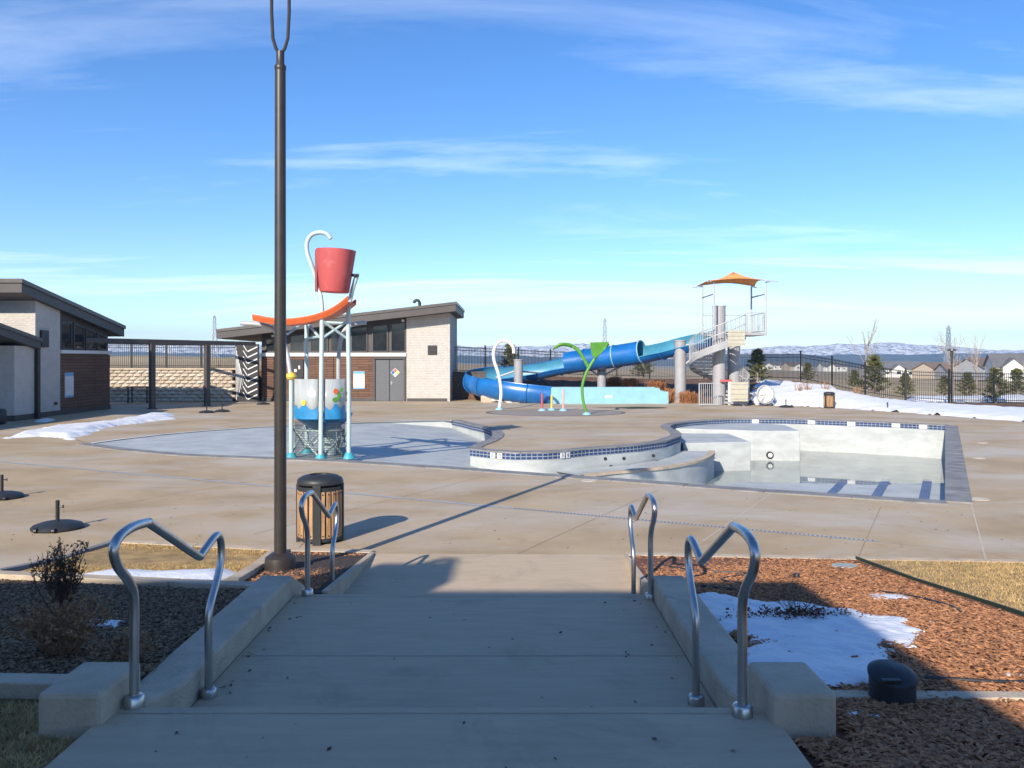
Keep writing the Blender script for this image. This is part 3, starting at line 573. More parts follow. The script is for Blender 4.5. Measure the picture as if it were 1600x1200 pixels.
mb = MB(); mb.box((-22.5, 33.6, 1.2), (1.15, .08, 2.4)); d = mb.build('door', MBLACK, pc); mb = MB(); mb.bar((-22.1, 33.5, 1.0), (-22.1, 33.5, 1.3), .03, .03); mb.build('handle', MSTEEL, d)
mb = MB(); slab(mb, -28, -20.15, 30.8, 34.9, pl_, lambda y: pl_(y)+.42); r3 = mb.build('roof', MFASCIA, pc); mb = MB(); slab(mb, -28, -20.1, 30.76, 34.95, lambda y: pl_(y)+.3, lambda y: pl_(y)+.46); mb.build('roof_edge', bpy.data.materials['roof_metal'], r3)
mb = MB(); mb.box((-20.35, 34.95, 1.5), (.2, .2, 3.0)); mb.build('downspout', MBLACK, pc)
mb = MB(); mb.box((-21.15, 34.25, .12), (1.54, 1.64, .24)); mb.build('plinth', MFASCIA, pc)
mb = MB(); mb.lathe([(0, .62), (.25, .6), (.3, .5), (.3, .1), (.24, 0), (0, 0)], (-20.1, 31.9, 0), 16); mb.build('barrel_planter', MRUBBER, smooth=True, label='squat black round planter beside the porch door', cat='planter')
# --- clubhouse behind the viewer: its roof shades the steps
cl = thing('clubhouse', 'large flat roofed clubhouse standing behind the steps', 'building', (-12, -9, 0))
mb = MB(); mb.box((-12.3, -9.5, 2.9), (19.4, 13.5, 5.8)); mb.build('wall', MBRICK, cl)
mb = MB(); mb.box((-12.0, -9.1, 6.0), (20., 13.8, .4)); r4 = mb.build('roof', MFASCIA, cl)
mb = MB(); mb.box((-7.0, -2.95, 6.62), (.95, .8, .9)); mb.build('chimney', MFASCIA, r4)
mb = MB(); mb.tube([(-6.75, -2.9, 7.0), (-6.75, -2.9, 7.27), (-6.85, -2.9, 7.36), (-6.99, -2.9, 7.36), (-7.07, -2.9, 7.25)], .06, 8); mb.build('vent_pipe', MBLACK, r4)
for i in range(5): window(cl, (-20+i*3.4, -2.76), (-18+i*3.4, -2.76), .9, 3.2, 3.2, (0, 1))
mb = MB(); mb.box((-4.2, -2.74, 1.1), (1.6, .08, 2.2)); mb.build('door', MDOOR, cl)
bw = thing('bath_house', 'tall brick bath house beyond the left edge of the deck', 'building', (-30, 21, 0))
mb = MB(); mb.box((-30.3, 21.3, 3.3), (11.6, 14, 6.6)); mb.build('wall', MBRICK, bw)
mb = MB(); mb.box((-30.05, 21.3, 6.8), (11.9, 14.6, .4)); mb.build('roof', MFASCIA, bw)
for i in range(4): window(bw, (-24.48, 16+i*3), (-24.48, 17.6+i*3), 3.2, 4.6, 4.6, (1, 0))
# --- pergola
pg = thing('pergola', 'dark steel pergola frame joining entry building and pool house', 'pergola', (-18.5, 41.9, 0))
pa, pb = Vector((-20.4, 39.0, 3.47)), Vector((-15.0, 47.6, 3.47)); off = Vector((-2.3, 3.4, 0))*0
pd = (pb-pa).normalized(); pn = Vector((-pd.y, pd.x, 0))
mb = MB(); mb.bar(pa, pb, .14, .22); mb.build('beam', MFASCIA, pg); mb = MB(); mb.bar(pa+pn*3.2+pd*2.5, pb+pn*3.2-pd*.8, .14, .2); mb.build('beam', MFASCIA, pg)
for i in range(4): p = pa+pd*(2.7+i*2.1); mb = MB(); mb.bar(p+Vector((0,0,.02)), p+pn*3.2+Vector((0,0,.02)), .10, .14); mb.build('rafter', MFASCIA, pg)
for c in (Vector((-18.5, 41.95, 0)), Vector((-16.7, 44.7, 0))):
    mb = MB(); mb.box((c.x, c.y, 1.68), (.24, .24, 3.36), math.atan2(pd.y, pd.x)); mb.box((c.x, c.y, .02), (.36, .36, .04), math.atan2(pd.y, pd.x)); mb.build('column', MFASCIA, pg)
# --- retaining wall of split blocks at left, one with shade painted into its colour right of the pool house
rw = thing('retaining_wall', 'buff split block retaining wall with cap behind the pergola', 'wall', (-21, 49.4, 0))
bms = []
for v in range(3):
    mb = MB(); r = random.Random(v); n1, n2 = 4, 3; vs = []
    for j in range(n2+1):
        for i in range(n1+1):
            e = i in (0, n1) or j in (0, n2); vs.append((-.23+.46*i/n1, -.20+(0 if not e else .05)-(r.uniform(0, .06) if not e else 0), .205*j/n2))
    fs = [(j*(n1+1)+i, j*(n1+1)+i+1, (j+1)*(n1+1)+i+1, (j+1)*(n1+1)+i) for j in range(n2) for i in range(n1)]; k0 = len(vs)
    vs += [(-.23, .2, 0), (.23, .2, 0), (.23, .2, .205), (-.23, .2, .205)]; fs += [(0, k0, k0+1, n1), (n2*(n1+1)+n1, k0+2, k0+3, n2*(n1+1)), (0, n2*(n1+1), k0+3, k0), (n1, k0+1, k0+2, n2*(n1+1)+n1)]
    mb.add(vs, fs); o = mb.build('block', MSTONE[v]); bms.append(o.data); bpy.data.objects.remove(o)
def block_wall(root, xa, xb, y, rows, prefer=None):
    i = 0
    for j in range(rows):
        x = xa+(.24 if j % 2 else 0)
        while x < xb:
            o = bpy.data.objects.new('block', bms[random.randrange(3)]); COL.objects.link(o); o.parent = root; o.location = Vector((x, y+random.uniform(-.02, .02), j*.212))-root.location; x += .475; i += 1
    return i
block_wall(rw, -25.2, -16.75, 49.4, 9)
mb = MB(); mb.box((-21, 49.4, 1.98), (8.9, .5, .10)); mb.build('cap', MCURB, rw)
rw2 = thing('retaining_wall', 'block retaining wall with shade put into its colour between pool house and slide', 'wall', (-3.2, 52, 0))
mshade = mat('block_painted_shade', (.10,.085,.075), .9, var=.25, scale=5, bump=.6, bscale=15)  # shade cast by the pool house is put into this block colour
mb = MB(); mb.box((-3.0, 52.3, .85), (2.6, .5, 1.7)); mb.build('block_face', mshade, rw2); mb = MB(); mb.box((-3.0, 52.3, 1.74), (2.7, .6, .08)); mb.build('cap', mshade, rw2)
# --- steel picket fences
pk = MB(); pk.box((0, 0, .9), (.022, .022, 1.72)); pko = pk.build('picket', MBLACK); PKM = pko.data; bpy.data.objects.remove(pko)
ps = MB(); ps.box((0, 0, .93), (.075, .075, 1.86)); ps.box((0, 0, 1.88), (.095, .095, .05)); pso = ps.build('post', MBLACK); PSM = pso.data; bpy.data.objects.remove(pso)
def fence(pts, label, sc=1.0, spacing=.125, post=2.4):
    root = thing('picket_fence', label, 'fence', pts[0], 'black steel picket fences round the pool'); cnt = 0; rl = {h: MB() for h in (.18, 1.5, 1.68)}
    for a, b in zip(pts, pts[1:]):
        a, b = Vector(a), Vector(b); L_ = (b-a).length; ang = math.atan2(b.y-a.y, b.x-a.x)
        for h in rl: rl[h].bar(a+Vector((0,0,h*sc)), b+Vector((0,0,h*sc)), .03, .04)
        npost = max(1, round(L_/post)); npk = round(L_/spacing)
        for i in range(npost+(1 if (b-Vector(pts[-1])).length < .01 else 0)):
            o = bpy.data.objects.new('post', PSM); COL.objects.link(o); o.parent = root; o.location = a.lerp(b, i/npost)-root.location; o.rotation_euler[2] = ang; o.scale = (1, 1, sc)
        for i in range(npk):
            if cnt >= 300: break
            o = bpy.data.objects.new('picket', PKM); COL.objects.link(o); o.parent = root; o.location = a.lerp(b, (i+.5)/npk)-root.location; o.rotation_euler[2] = ang; o.scale = (1, 1, sc); cnt += 1
    for h in rl: rl[h].build('rail', MBLACK, root)
fence([(-25.3, 49.7, 2.03), (-16.8, 49.7, 2.03)], 'black picket fence on top of the buff retaining wall', .83)
fence([fence_pt(706)+Vector((0,-1.2,0)), fence_pt(860), fence_pt(1015)], 'black picket fence on the rise behind the blue slide', spacing=.11)
fence([fence_pt(1015), fence_pt(1100), fence_pt(1190), fence_pt(1251)], 'black picket fence on the rise behind the slide tower', spacing=.11)
fence([fence_pt(1251), fence_pt(1300), fence_pt(1352), fence_pt(1415), fence_pt(1483), fence_pt(1553), fence_pt(1680)], 'black picket fence stepping down beside the snow and young pines', spacing=.11)
# ---------------------------------------------------------------- water slide
sl = thing('water_slide', 'blue fibreglass water slide curling down to a pale blue runout trough', 'water slide', (2, 49, 0))
ctr = [at(1112, 526, 47.2), at(1075, 533, 48.2), at(1035, 543, 49.2), at(1003, 550, 50.2), at(960, 557, 51.0), at(915, 563, 51.8), at(875, 569, 52.4), at(838, 577, 53.0), at(800, 582, 53.2), at(765, 586, 52.8), at(744, 591, 51.6), at(742, 597, 50.2), at(758, 603, 49.0), at(790, 608, 48.2), at(825, 613, 47.8), at(862, 617, 47.7)]
cp = smooth_path(ctr, 8); NP = len(cp); RT = .70
def flume(name, i0, i1, m, r, a_fun, parent):
    mb = MB(); K = 16; vs = []; idx = list(range(i0, i1+1))
    for i in idx:
        d = (cp[min(i+1, NP-1)]-cp[max(i-1, 0)]).normalized(); side = d.cross(Vector((0,0,1))).normalized(); up = side.cross(d).normalized(); lo, hi = a_fun(i)
        for k_ in range(K+1):
            a = lo+(hi-lo)*k_/K; vs.append(cp[i]+side*(math.sin(a)*r)-up*(math.cos(a)*r))
    mb.add(vs, [(j*(K+1)+q, j*(K+1)+q+1, (j+1)*(K+1)+q+1, (j+1)*(K+1)+q) for j in range(len(idx)-1) for q in range(K)])
    o = mb.build(name, m, parent, smooth=True); return o
TUBE0, TUBE1 = 24, 46
def openang(i):                            # outer wall of the bend rides higher
    bank = float(np.interp(i, [0, 20, 24, 46, 52, 64, 96, 108, NP], [0, 0, 0, 0, .25, .5, .5, .2, 0])); return (-R(62), R(122)+(R(10) if i > 66 else 0))
full = lambda i: (-math.pi, math.pi)
for a, b, f_ in ((0, TUBE0, openang), (TUBE0, TUBE1, full), (TUBE1, NP-1, openang)):
    s_ = flume('flume_shell', a, b, MBLUE, RT, f_, sl)
    flume('flume_lining', a, b, MLBLUE, RT-.035, f_, s_)
for i in list(range(8, NP-4, 8)):
    d = (cp[i+1]-cp[i-1]).normalized(); side = d.cross(Vector((0,0,1))).normalized(); up = side.cross(d).normalized(); lo, hi = full(i) if TUBE0 <= i <= TUBE1 else openang(i); pts = [cp[i]+side*(math.sin(lo+(hi-lo)*k_/20)*(RT+.025))-up*(math.cos(lo+(hi-lo)*k_/20)*(RT+.025)) for k_ in range(21)]
    mb = MB(); mb.tube(pts, .04, 6); mb.build('joint_flange', MBLUE if i not in (24, 32) else MTROUGH, sl)
for a, b in ((0, TUBE0), (TUBE1, NP-1)):     # rolled rims
    for q in (0, 1):
        pts = []
        for i in range(a, b+1):
            d = (cp[min(i+1, NP-1)]-cp[max(i-1, 0)]).normalized(); side = d.cross(Vector((0,0,1))).normalized(); up = side.cross(d).normalized(); an = openang(i)[q]; pts.append(cp[i]+side*(math.sin(an)*RT)-up*(math.cos(an)*RT))
        mb = MB(); mb.tube(pts, .035, 6); mb.build('rim', MLBLUE if a == 0 else MBLUE, sl)
xr0, xr1 = 2.25, 9.0                         # runout trough
mb = MB(); vs = []
prof = [(-.75, .0), (-.75, .92), (-.66, .92), (-.62, .3), (.62, .3), (.66, .92), (.75, .92), (.75, 0)]
for x in (xr0, xr1-.55, xr1-.40, xr1): vs += [(x, 47.7+p[0], p[1] if x < xr1-.45 or p[1] < .5 else .70) for p in prof]
n = len(prof); mb.add(vs, [(j*n+i, j*n+i+1, (j+1)*n+i+1, (j+1)*n+i) for j in range(3) for i in range(n-1)]+[(0,1,2,3,4,5,6,7), tuple(range(4*n-1, 3*n-1, -1))]); mb.build('runout_trough', MTROUGH, sl)
mb = MB(); mb.box((at(951,622,46.9).x, 46.94, .40), (.42, .02, .14)); mb.build('maker_plate', MWHITE, sl)
for px, Yc, top in ((810, 50.8, 562), (940, 52.2, 570), (1063, 48.2, 532)):
    p = at(px, top, Yc); r_ = .28 if px != 1063 else .34; mb = MB(); mb.tube([(p.x, Yc, 0), (p.x, Yc, p.z)], r_, 18); mb.lathe([(0, p.z+.04), (r_+.03, p.z+.02), (r_+.03, p.z-.05)], (p.x, Yc, 0), 18); mb.build('support_column', MGREY, sl, smooth=True)
def arm(a, b, w=.12): mb = MB(); mb.tube([a, b], w/2, 8); mb.build('support_arm', MLGREY, sl)
arm(at(810, 580, 50.8), at(845, 583, 52.6)); arm(at(810, 578, 50.8), at(775, 590, 51.)); arm(at(940, 590, 52.2), at(918, 575, 51.9)); arm(at(940, 588, 52.2), at(975, 570, 51.)); arm(at(1063, 540, 48.2), at(1105, 536, 47.6)); arm(at(1063, 556, 48.2), at(1030, 552, 49.3)); arm(at(1063, 548, 48.2), at(1090, 545, 48)); arm(at(1063, 575, 48.2), at(1092, 552, 47.9))
for px in (762, 801):
    p = at(px, 622, 48.6); mb = MB(); mb.lathe([(0, .62), (.4, .62), (.42, .58), (.42, -.05)], (p.x, 48.8, -.02), 18); mb.build('concrete_pier', MCURB, sl, smooth=True)
# snow lying in the flume bend
pts = [cp[i]+Vector((0, 0, -RT+.10)) for i in range(98, 114)]; mb = MB(); mb.tube(pts, [.05]+[.22+.05*math.sin(i*2.1) for i in range(14)]+[.05], 8); mb.v = [(v[0], v[1], v[2]) for v in mb.v]; mb.build('slide_snow', MSNOW, smooth=True, label='melting snow lying in the bend of the blue slide', cat='snow')
# ---------------------------------------------------------------- slide tower with spiral stair
tw = thing('slide_tower', 'grey spiral stair tower with orange shade canopy serving the water slide', 'tower', (11.95, 46, 0))
tx, ty = 11.95, 46.0; PZ = 4.0
for dx, dy, r_, h in ((-.28, 0, .36, 5.55), (.85, 1.1, .36, PZ)):
    mb = MB(); mb.tube([(tx+dx, ty+dy, 0), (tx+dx, ty+dy, h)], r_, 20); mb.lathe([(0, h+.03), (r_+.02, h+.02), (r_+.02, h-.05)], (tx+dx, ty+dy, 0), 20); mb.build('column', MGREY, tw, smooth=True)
cx_, cy_ = tx-.28, ty; ns = 19; A0 = R(-55); TURN = R(372); RO = 1.62
def sp(i, r, z): a = A0+TURN*i/ns; return (cx_+r*math.cos(a), cy_+r*math.sin(a), z)
for i in range(ns):
    z = PZ*(i+1)/(ns+1); mb = MB(); vs = [sp(i, .34, z), sp(i, RO, z), sp(i+1.08, RO, z), sp(i+1.08, .34, z)]; mb.add(vs+[(v[0], v[1], v[2]-.13) for v in vs], [(0,1,2,3), (7,6,5,4), (0,4,5,1), (1,5,6,2), (2,6,7,3), (3,7,4,0)]); mb.build('tread', MGREY, tw)
for r_ in (RO+.02,):
    mb = MB(); vs = []; K = ns*2
    for q in range(K+1): i = q/2; z = PZ*(i+.6)/(ns+1); vs += [sp(i, r_, z-.26), sp(i, r_, z+.14)]
    mb.add(vs, [(2*q, 2*q+2, 2*q+3, 2*q+1) for q in range(K)]); mb.build('stringer', MGREY, tw, smooth=True)
for h in (.55, 1.05):
    mb = MB(); mb.tube([sp(i/2, RO+.02, PZ*(i/2+1)/(ns+1)+h) for i in range(2*ns+1)], .028, 6); mb.build('handrail', MLGREY, tw, smooth=True)
for i in range(4*ns+1):
    z = PZ*(i/4+1)/(ns+1); mb = MB(); mb.tube([sp(i/4, RO+.02, z-.1), sp(i/4, RO+.02, z+1.05)], .016, 5); mb.build('baluster', MLGREY, tw)
mb = MB(); mb.prism([(tx-.9, ty+.25), (tx+.75, ty+.25), (tx+.75, ty-1.2), (tx+2.05, ty-1.2), (tx+2.05, ty+1.6), (tx-.9, ty+1.6)], PZ-.12, PZ); mb.build('platform', MGREY, tw)
cor = [(tx-.85, ty-1.15), (tx+2.0, ty-1.15), (tx+2.0, ty+1.55), (tx-.85, ty+1.55)]
for a, b, skip in ((1, 2, 0), (2, 3, 0), (0, 1, 1)):
    A, B = Vector((*cor[a], PZ)), Vector((*cor[b], PZ))
    if skip: A = A.lerp(B, .62)
    for h in (.12, 1.12): mb = MB(); mb.tube([A+Vector((0,0,h)), B+Vector((0,0,h))], .028, 6); mb.build('rail', MLGREY, tw)
    for i in range(13): p = A.lerp(B, i/12); mb = MB(); mb.tube([p+Vector((0,0,.05)), p+Vector((0,0,1.12))], .016 if i % 12 else .05, 5); mb.build('baluster', MLGREY, tw)
ctop = at(1147, 424, 46).z; ceave = at(1147, 441, 46).z
for x, y in cor: mb = MB(); mb.tube([(x, y, PZ), (x, y, ceave-.1)], .055, 8); mb.build('canopy_post', MLGREY, tw)
for a, b in ((0, 3), (1, 2)): mb = MB(); mb.tube([(*cor[a], ceave-.75), (*cor[b], ceave-.75)], .045, 6); mb.build('canopy_brace', MLGREY, tw)
ex = .3; E = [(cor[0][0]-ex, cor[0][1]-.35), (cor[1][0]+ex, cor[1][1]-.35), (cor[2][0]+ex, cor[2][1]+.35), (cor[3][0]-ex, cor[3][1]+.35)]; apx_, apy = tx+.575, ty+.2
mb = MB(); K = 10; vs = []
for e in range(4):
    P, Q = Vector((*E[e], ceave-.05)), Vector((*E[(e+1) % 4], ceave-.05))
    for i in range(K):
        t = i/K; b = P.lerp(Q, t)+(Vector((apx_, apy, 0))-P.lerp(Q, t)).to_2d().to_3d()*.16*math.sin(t*math.pi)+Vector((0,0,.16*math.sin(t*math.pi))); 
        for s in (0, .35, .7, 1): q = b.lerp(Vector((apx_, apy, ctop)), s); vs.append((q.x, q.y, q.z-.14*math.sin(s*math.pi)*(1)))
n4 = 4*K; mb.add(vs, [(4*i+j, 4*((i+1) % n4)+j, 4*((i+1) % n4)+j+1, 4*i+j+1) for i in range(n4) for j in range(3)]); o = mb.build('canopy', MCANOPY, tw, smooth=True); sm = o.modifiers.new('thick', 'SOLIDIFY'); sm.thickness = .015
for e in range(4): mb = MB(); mb.tube([(*cor[e], ceave-.1), (E[e][0]*1.6-cor[e][0]*.6, E[e][1]*1.6-cor[e][1]*.6, ceave-.12)], .035, 6); mb.build('canopy_arm', MLGREY, tw)
for px, py, w, h in ((1151, 528, .9, .85), (1155, 612, .95, 1.05)):
    p = at(px, py, 44.35); mb = MB(); mb.box((p.x, 44.35, p.z), (w, .04, h)); o = mb.build('cream_panel', MCREAM, tw); mb = MB()
    for q in range(4): mb.box((p.x, 44.32, p.z-h/2+h*(q+.5)/4), (w*.96, .02, .03))
    mb.build('slot', MGREY, o)
gx = at(1107, 610, 44.3).x
for h in (.1, 1.25): mb = MB(); mb.tube([(gx-.5, 44.3, h), (gx+.5, 44.3, h)], .025, 6); mb.build('gate_rail', MLGREY, tw)
for i in range(10): x = gx-.5+i/9; mb = MB(); mb.tube([(x, 44.3, .08), (x, 44.3, 1.25)], .015 if 0 < i < 9 else .035, 5); mb.build('gate_bar', MLGREY, tw)
p = g(1140, 633); sp_ = thing('sign_post', 'short white post with red band at the foot of the slide stair', 'post', p)
mb = MB(); mb.box((p.x, p.y, .66), (.17, .17, 1.32)); mb.build('post', MWHITE, sp_, bevel=.02); mb = MB(); mb.box((p.x-.2, p.y-.02, 1.36), (.62, .12, .13)); mb.build('band', MRED, sp_)
# ---------------------------------------------------------------- spray toys on the splash ring
def toy(name, label, base, path, r, m, cat='spray toy', foot=True):
    o = thing(name, label, cat, base); mb = MB(); mb.tube(smooth_path(path, 6), r, 10); mb.build('pipe', m, o, smooth=True)
    mb = MB(); mb.lathe([(0, .13), (.10, .12), (.19, .05), (.21, 0)], base, 16); mb.build('foot', MTROUGH, o, smooth=True); return o
b = g(780, 640); Yt = b.y
toy('spray_arch', 'tall white hooked spray arch on the splash ring', b, [b, at(783, 612, Yt), at(779, 585, Yt), at(772, 563, Yt), at(772, 546, Yt), at(780, 534, Yt), at(791, 533, Yt), at(801, 541, Yt), at(803, 552, Yt)], .085, MWHITE)
b = g(917, 648); Yt = b.y
o = toy('leaf_sprayer', 'green two leaf spray toy on a curved stem', b, [b, at(911, 625, Yt), at(910, 603, Yt), at(916, 583, Yt), at(924, 568, Yt), at(936, 552, Yt), at(951, 537, Yt)], .068, MGREEN)
mb = MB(); mb.tube(smooth_path([at(919, 573, Yt), at(912, 560, Yt), at(903, 547, Yt), at(890, 539, Yt), at(876, 538, Yt), at(866, 543, Yt)], 6), [.08]*20+[.07]*6+[.06]*5, 8); mb.build('stem', MGREEN, o, smooth=True)
def leaf(c0, c1, w, sag, parent, n=10):
    mb = MB(); vs = []; c0, c1 = Vector(c0), Vector(c1)
    for i in range(n+1):
        t = i/n; p = c0.lerp(c1, t)+Vector((0,0,sag*math.sin(t*math.pi))); ww = w*math.sin(math.pi*min(1, t*.85+.12))**.7
        vs += [p+Vector((0,-ww,.10*ww)), p+Vector((0,-.0,-.08)), p+Vector((0,ww,.10*ww))]
    mb.add(vs, [(3*i+j, 3*i+j+1, 3*i+j+4, 3*i+j+3) for i in range(n) for j in (0, 1)]); l = mb.build('leaf', MGREEN, parent, smooth=True); s = l.modifiers.new('thick', 'SOLIDIFY'); s.thickness = .03; return l
leaf(at(893, 540, Yt), at(864, 544, Yt), .22, .14, o)
mb = MB(); vs = [at(922, 535, Yt-.3), at(952, 534, Yt-.2), at(946, 545, Yt-.3), at(929, 561, Yt-.15), at(924, 553, Yt-.2)]; quad_prism(mb, vs, .05, (0,-1,0)); mb.build('leaf', MGREEN, o, bevel=.015)
for px, py, h, m, nm in ((847, 642, 27, MRED, 'red'), (862, 641, 24, MYELLOW, 'yellow'), (880, 642, 33, MPINK, 'pink')):
    b = g(px, py); toy('spray_post', 'short %s ground spray post on the splash ring' % nm, b, [b, b+Vector((0,0,h*.5*b.y/F)), b+Vector((0,0,h*b.y/F))], .055, m)
# ---------------------------------------------------------------- tipping bucket play structure
pb_ = at(498, 712, 21.2); px0, py0 = pb_.x, 21.6; ps_ = thing('bucket_play_structure', 'aqua water play frame with red tipping bucket, orange chute and wave panels', 'play structure', (px0, py0, -.05))
def a2(px, py, dy=0): return at(px, py, 21.2+dy)
def pole(path, r, m, nm='post'): mb = MB(); mb.tube(smooth_path(path, 6), r, 12); mb.build(nm, m, ps_, smooth=True)
zfl = -.06
def foot(px, dy):
    p = a2(px, 700, dy); mb = MB(); mb.lathe([(0, .16), (.09, .15), (.15, .05), (.17, 0)], (p.x, p.y, zfl), 14); mb.build('foot', MTEAL, ps_, smooth=True); return Vector((p.x, p.y, zfl))
f1 = foot(501, -.35); pole([f1, a2(502, 600, -.35), a2(503, 500, -.3), a2(502, 470, -.2), a2(496, 442, 0), a2(487, 415, 0), a2(480, 394, 0), a2(480, 378, 0), a2(487, 367, 0), a2(500, 363, 0), a2(511, 366, 0), a2(517, 373, 0)], .058, MAQUA)
f2 = foot(545, .1); pole([f2, a2(545, 600, .1), a2(544, 500, .1), a2(546, 475, .1), a2(551, 452, .1), a2(558, 429, .1)], .058, MAQUA)
f3 = foot(455, .1); pole([f3, a2(455, 650, .1), a2(455, 590, .1)], .058, MAQUA)
f4 = foot(479, 1.2); pole([f4, a2(479, 600, 1.2), a2(479, 500, 1.2)], .058, MAQUA)
f5 = foot(530, 1.2); pole([f5, a2(529, 620, 1.2), a2(529, 560, 1.2), a2(533, 530, 1.2), a2(541, 513, 1.2), a2(556, 506, 1.2), a2(572, 504, 1.2)], .058, MLGREY)
pole([a2(455, 595, .1), a2(447, 545, .3), a2(432, 520, .3), a2(412, 508, .3), a2(376, 505, .3)], .06, MLGREY, 'arm')
for a, b in (((449, 522, .3), (478, 502, 1.1)), ((478, 502, 1.1), (498, 526, -.3)), ((498, 526, -.3), (479, 529, 1.2)), ((506, 503, -.3), (541, 528, .1)), ((541, 503, .1), (506, 527, -.3)), ((478, 502, 1.1), (538, 505, 1.2))): mb = MB(); mb.tube([a2(*a), a2(*b)], .035, 8); mb.build('brace', MAQUA, ps_)
# bucket
bc = a2(525, 391, .0); bh = (457-391)*21.2/F; mb = MB(); rt, rb = .515, .385
mb.lathe([(0, -bh), (rb-.02, -bh), (rb, -bh+.03), (rt, 0), (rt-.03, .005), (rt-.04, -.04), (rb-.03, -bh+.08), (0, -bh+.08)], (0,0,0), 32); tl = R(2.5)
mb.v = [(bc.x+v[0]*math.cos(tl)+v[2]*math.sin(tl), bc.y+v[1], bc.z-v[0]*math.sin(tl)+v[2]*math.cos(tl)) for v in mb.v]; bk = mb.build('bucket', MRED, ps_, smooth=True)
mb = MB(); mb.box((bc.x-rt*.93, bc.y-.12, bc.z-bh*.5), (.06, .10, bh*.98)); mb.build('bucket_rib', mat('dark_red', (.20,.03,.04), .5), bk)
for px in (497, 553): mb = MB(); p = a2(px, 424 if px < 520 else 430, 0); mb.tube([p+Vector((-.13,0,0)), p+Vector((.13,0,0))], .04, 8); mb.build('pivot', MBLACK, bk)
# orange chute roof
up_pts = [(550, 473), (536, 484), (520, 493), (500, 500), (475, 505), (447, 507), (420, 504), (399, 500)]
sp1 = smooth_path([a2(px, py, 0) for px, py in up_pts], 5); mb = MB(); vs = []
for i, p in enumerate(sp1): w = .55-.34*i/len(sp1); vs += [p+Vector((0,-w,.10)), p+Vector((0,-w+.05,0)), p+Vector((0,w-.05,0)), p+Vector((0,w,.10))]
mb.add(vs, [(4*i+j, 4*i+j+1, 4*i+j+5, 4*i+j+4) for i in range(len(sp1)-1) for j in range(3)]); o = mb.build('chute', MORANGE, ps_, smooth=False); s = o.modifiers.new('thick', 'SOLIDIFY'); s.thickness = .03
for w in (-1, 1): mb = MB(); mb.tube([p+Vector((0,w*(.55-.34*i/len(sp1)),.11)) for i, p in enumerate(sp1)], .03, 8); mb.build('chute_rail', MORANGE, o, smooth=True)
# panels with printed waves, basin, braces and screens below
mpan = mat('frosted_panel', (.36,.39,.40), .25, var=.12, scale=2, stretch=(3,3,.3)); mwave = mat('panel_wave_blue', (.02,.20,.42), .4, var=.2)
cs = [f3, f1, f2]
zt, zb0 = a2(500, 592, 0).z, a2(500, 654, 0).z
for e in range(2):
    A, B = Vector((cs[e].x, cs[e].y, 0)), Vector((cs[e+1].x, cs[e+1].y, 0)); d = (B-A).normalized(); A += d*.09; B -= d*.09; nr = Vector((d.y, -d.x, 0)); mid_ = (A+B)/2; K = 12
    def pt(t, z, o=0.): bow = .12*math.sin(t*math.pi); p = A.lerp(B, t)+nr*(bow+o); return (p.x, p.y, z)
    mb = MB(); mb.add([pt(i/K, zb0) for i in range(K+1)]+[pt(i/K, zt) for i in range(K+1)], [(i, i+1, K+2+i, K+1+i) for i in range(K)]); o = mb.build('wave_panel', mpan, ps_, smooth=True); s = o.modifiers.new('thick', 'SOLIDIFY'); s.thickness = .02
    mb = MB(); hw = [.30+.06*math.sin(i*1.1+e*2)+(.05 if 4 < i < 8 else 0) for i in range(K+1)]; mb.add([pt(i/K, zb0, .006) for i in range(K+1)]+[pt(i/K, zb0+hw[i], .006) for i in range(K+1)], [(i, i+1, K+2+i, K+1+i) for i in range(K)]); mb.build('wave', mwave, o)
    for t, z, r_, m_ in (((.55, zb0+.42, .075, MYELLOW),) if e == 0 else ((.45, zb0+.72, .07, MORANGE), (.62, zb0+.62, .06, MGREEN), (.40, zb0+.50, .06, MGREEN), (.52, zb0+.52, .055, MGREEN), (.75, zb0+.75, .05, MGREEN))):
        p = Vector(pt(t, z, .012)); mb = MB(); mb.tube([p, p+nr*.006], r_, 14); mb.build('print_dot', m_, o)
    for (ta, za), (tb, zb_) in (((0, .1), (1, .75)), ((0, .75), (1, .1)), ((0, .78), (1, .78))): mb = MB(); mb.tube([pt(ta, za-.1, -.08), pt(tb, zb_-.1, -.08)], .03, 7); mb.build('brace', MAQUA, ps_)
    mb = MB()
    for i in range(25): p, q = pt(i/24, zfl+.05, -.04), pt(i/24, zb0-.08, -.04); mb.bar(p, q, .007, .007)
    for j in range(16): z = zfl+.06+j*(zb0-zfl-.15)/15; mb.bar(pt(0, z, -.04), pt(1, z, -.04), .007, .007)
    mb.build('mesh_screen', MBLACK, ps_, kind='stuff')
mb = MB(); mb.lathe([(0, zb0-.35), (.35, zb0-.3), (.7, zb0-.05), (.78, zb0+.1), (.72, zb0+.1), (0, zb0-.1)], (px0, py0+.15, 0), 20); mb.build('basin', mwave, ps_, smooth=True)
for a, b in ((f4, f5), (f3, f4), (f2, f5)):
    for za, zb_ in ((.1, .85), (.85, .1)): mb = MB(); mb.tube([a+Vector((0,0,za)), b+Vector((0,0,zb_))], .03, 7); mb.build('brace', MAQUA, ps_)
mb = MB(); mb.tube([(px0+.1, py0+.5, zfl), (px0+.1, py0+.5, zb0-.2)], .16, 14); mb.build('riser_pipe', MAQUA, ps_, smooth=True)
mb = MB(); p = a2(455, 590, .1); mb.lathe([(0, .13), (.12, .08), (.15, 0), (.1, -.06)], (p.x, p.y, p.z+.02), 14); mb.build('spray_knob', MYELLOW, ps_, smooth=True)
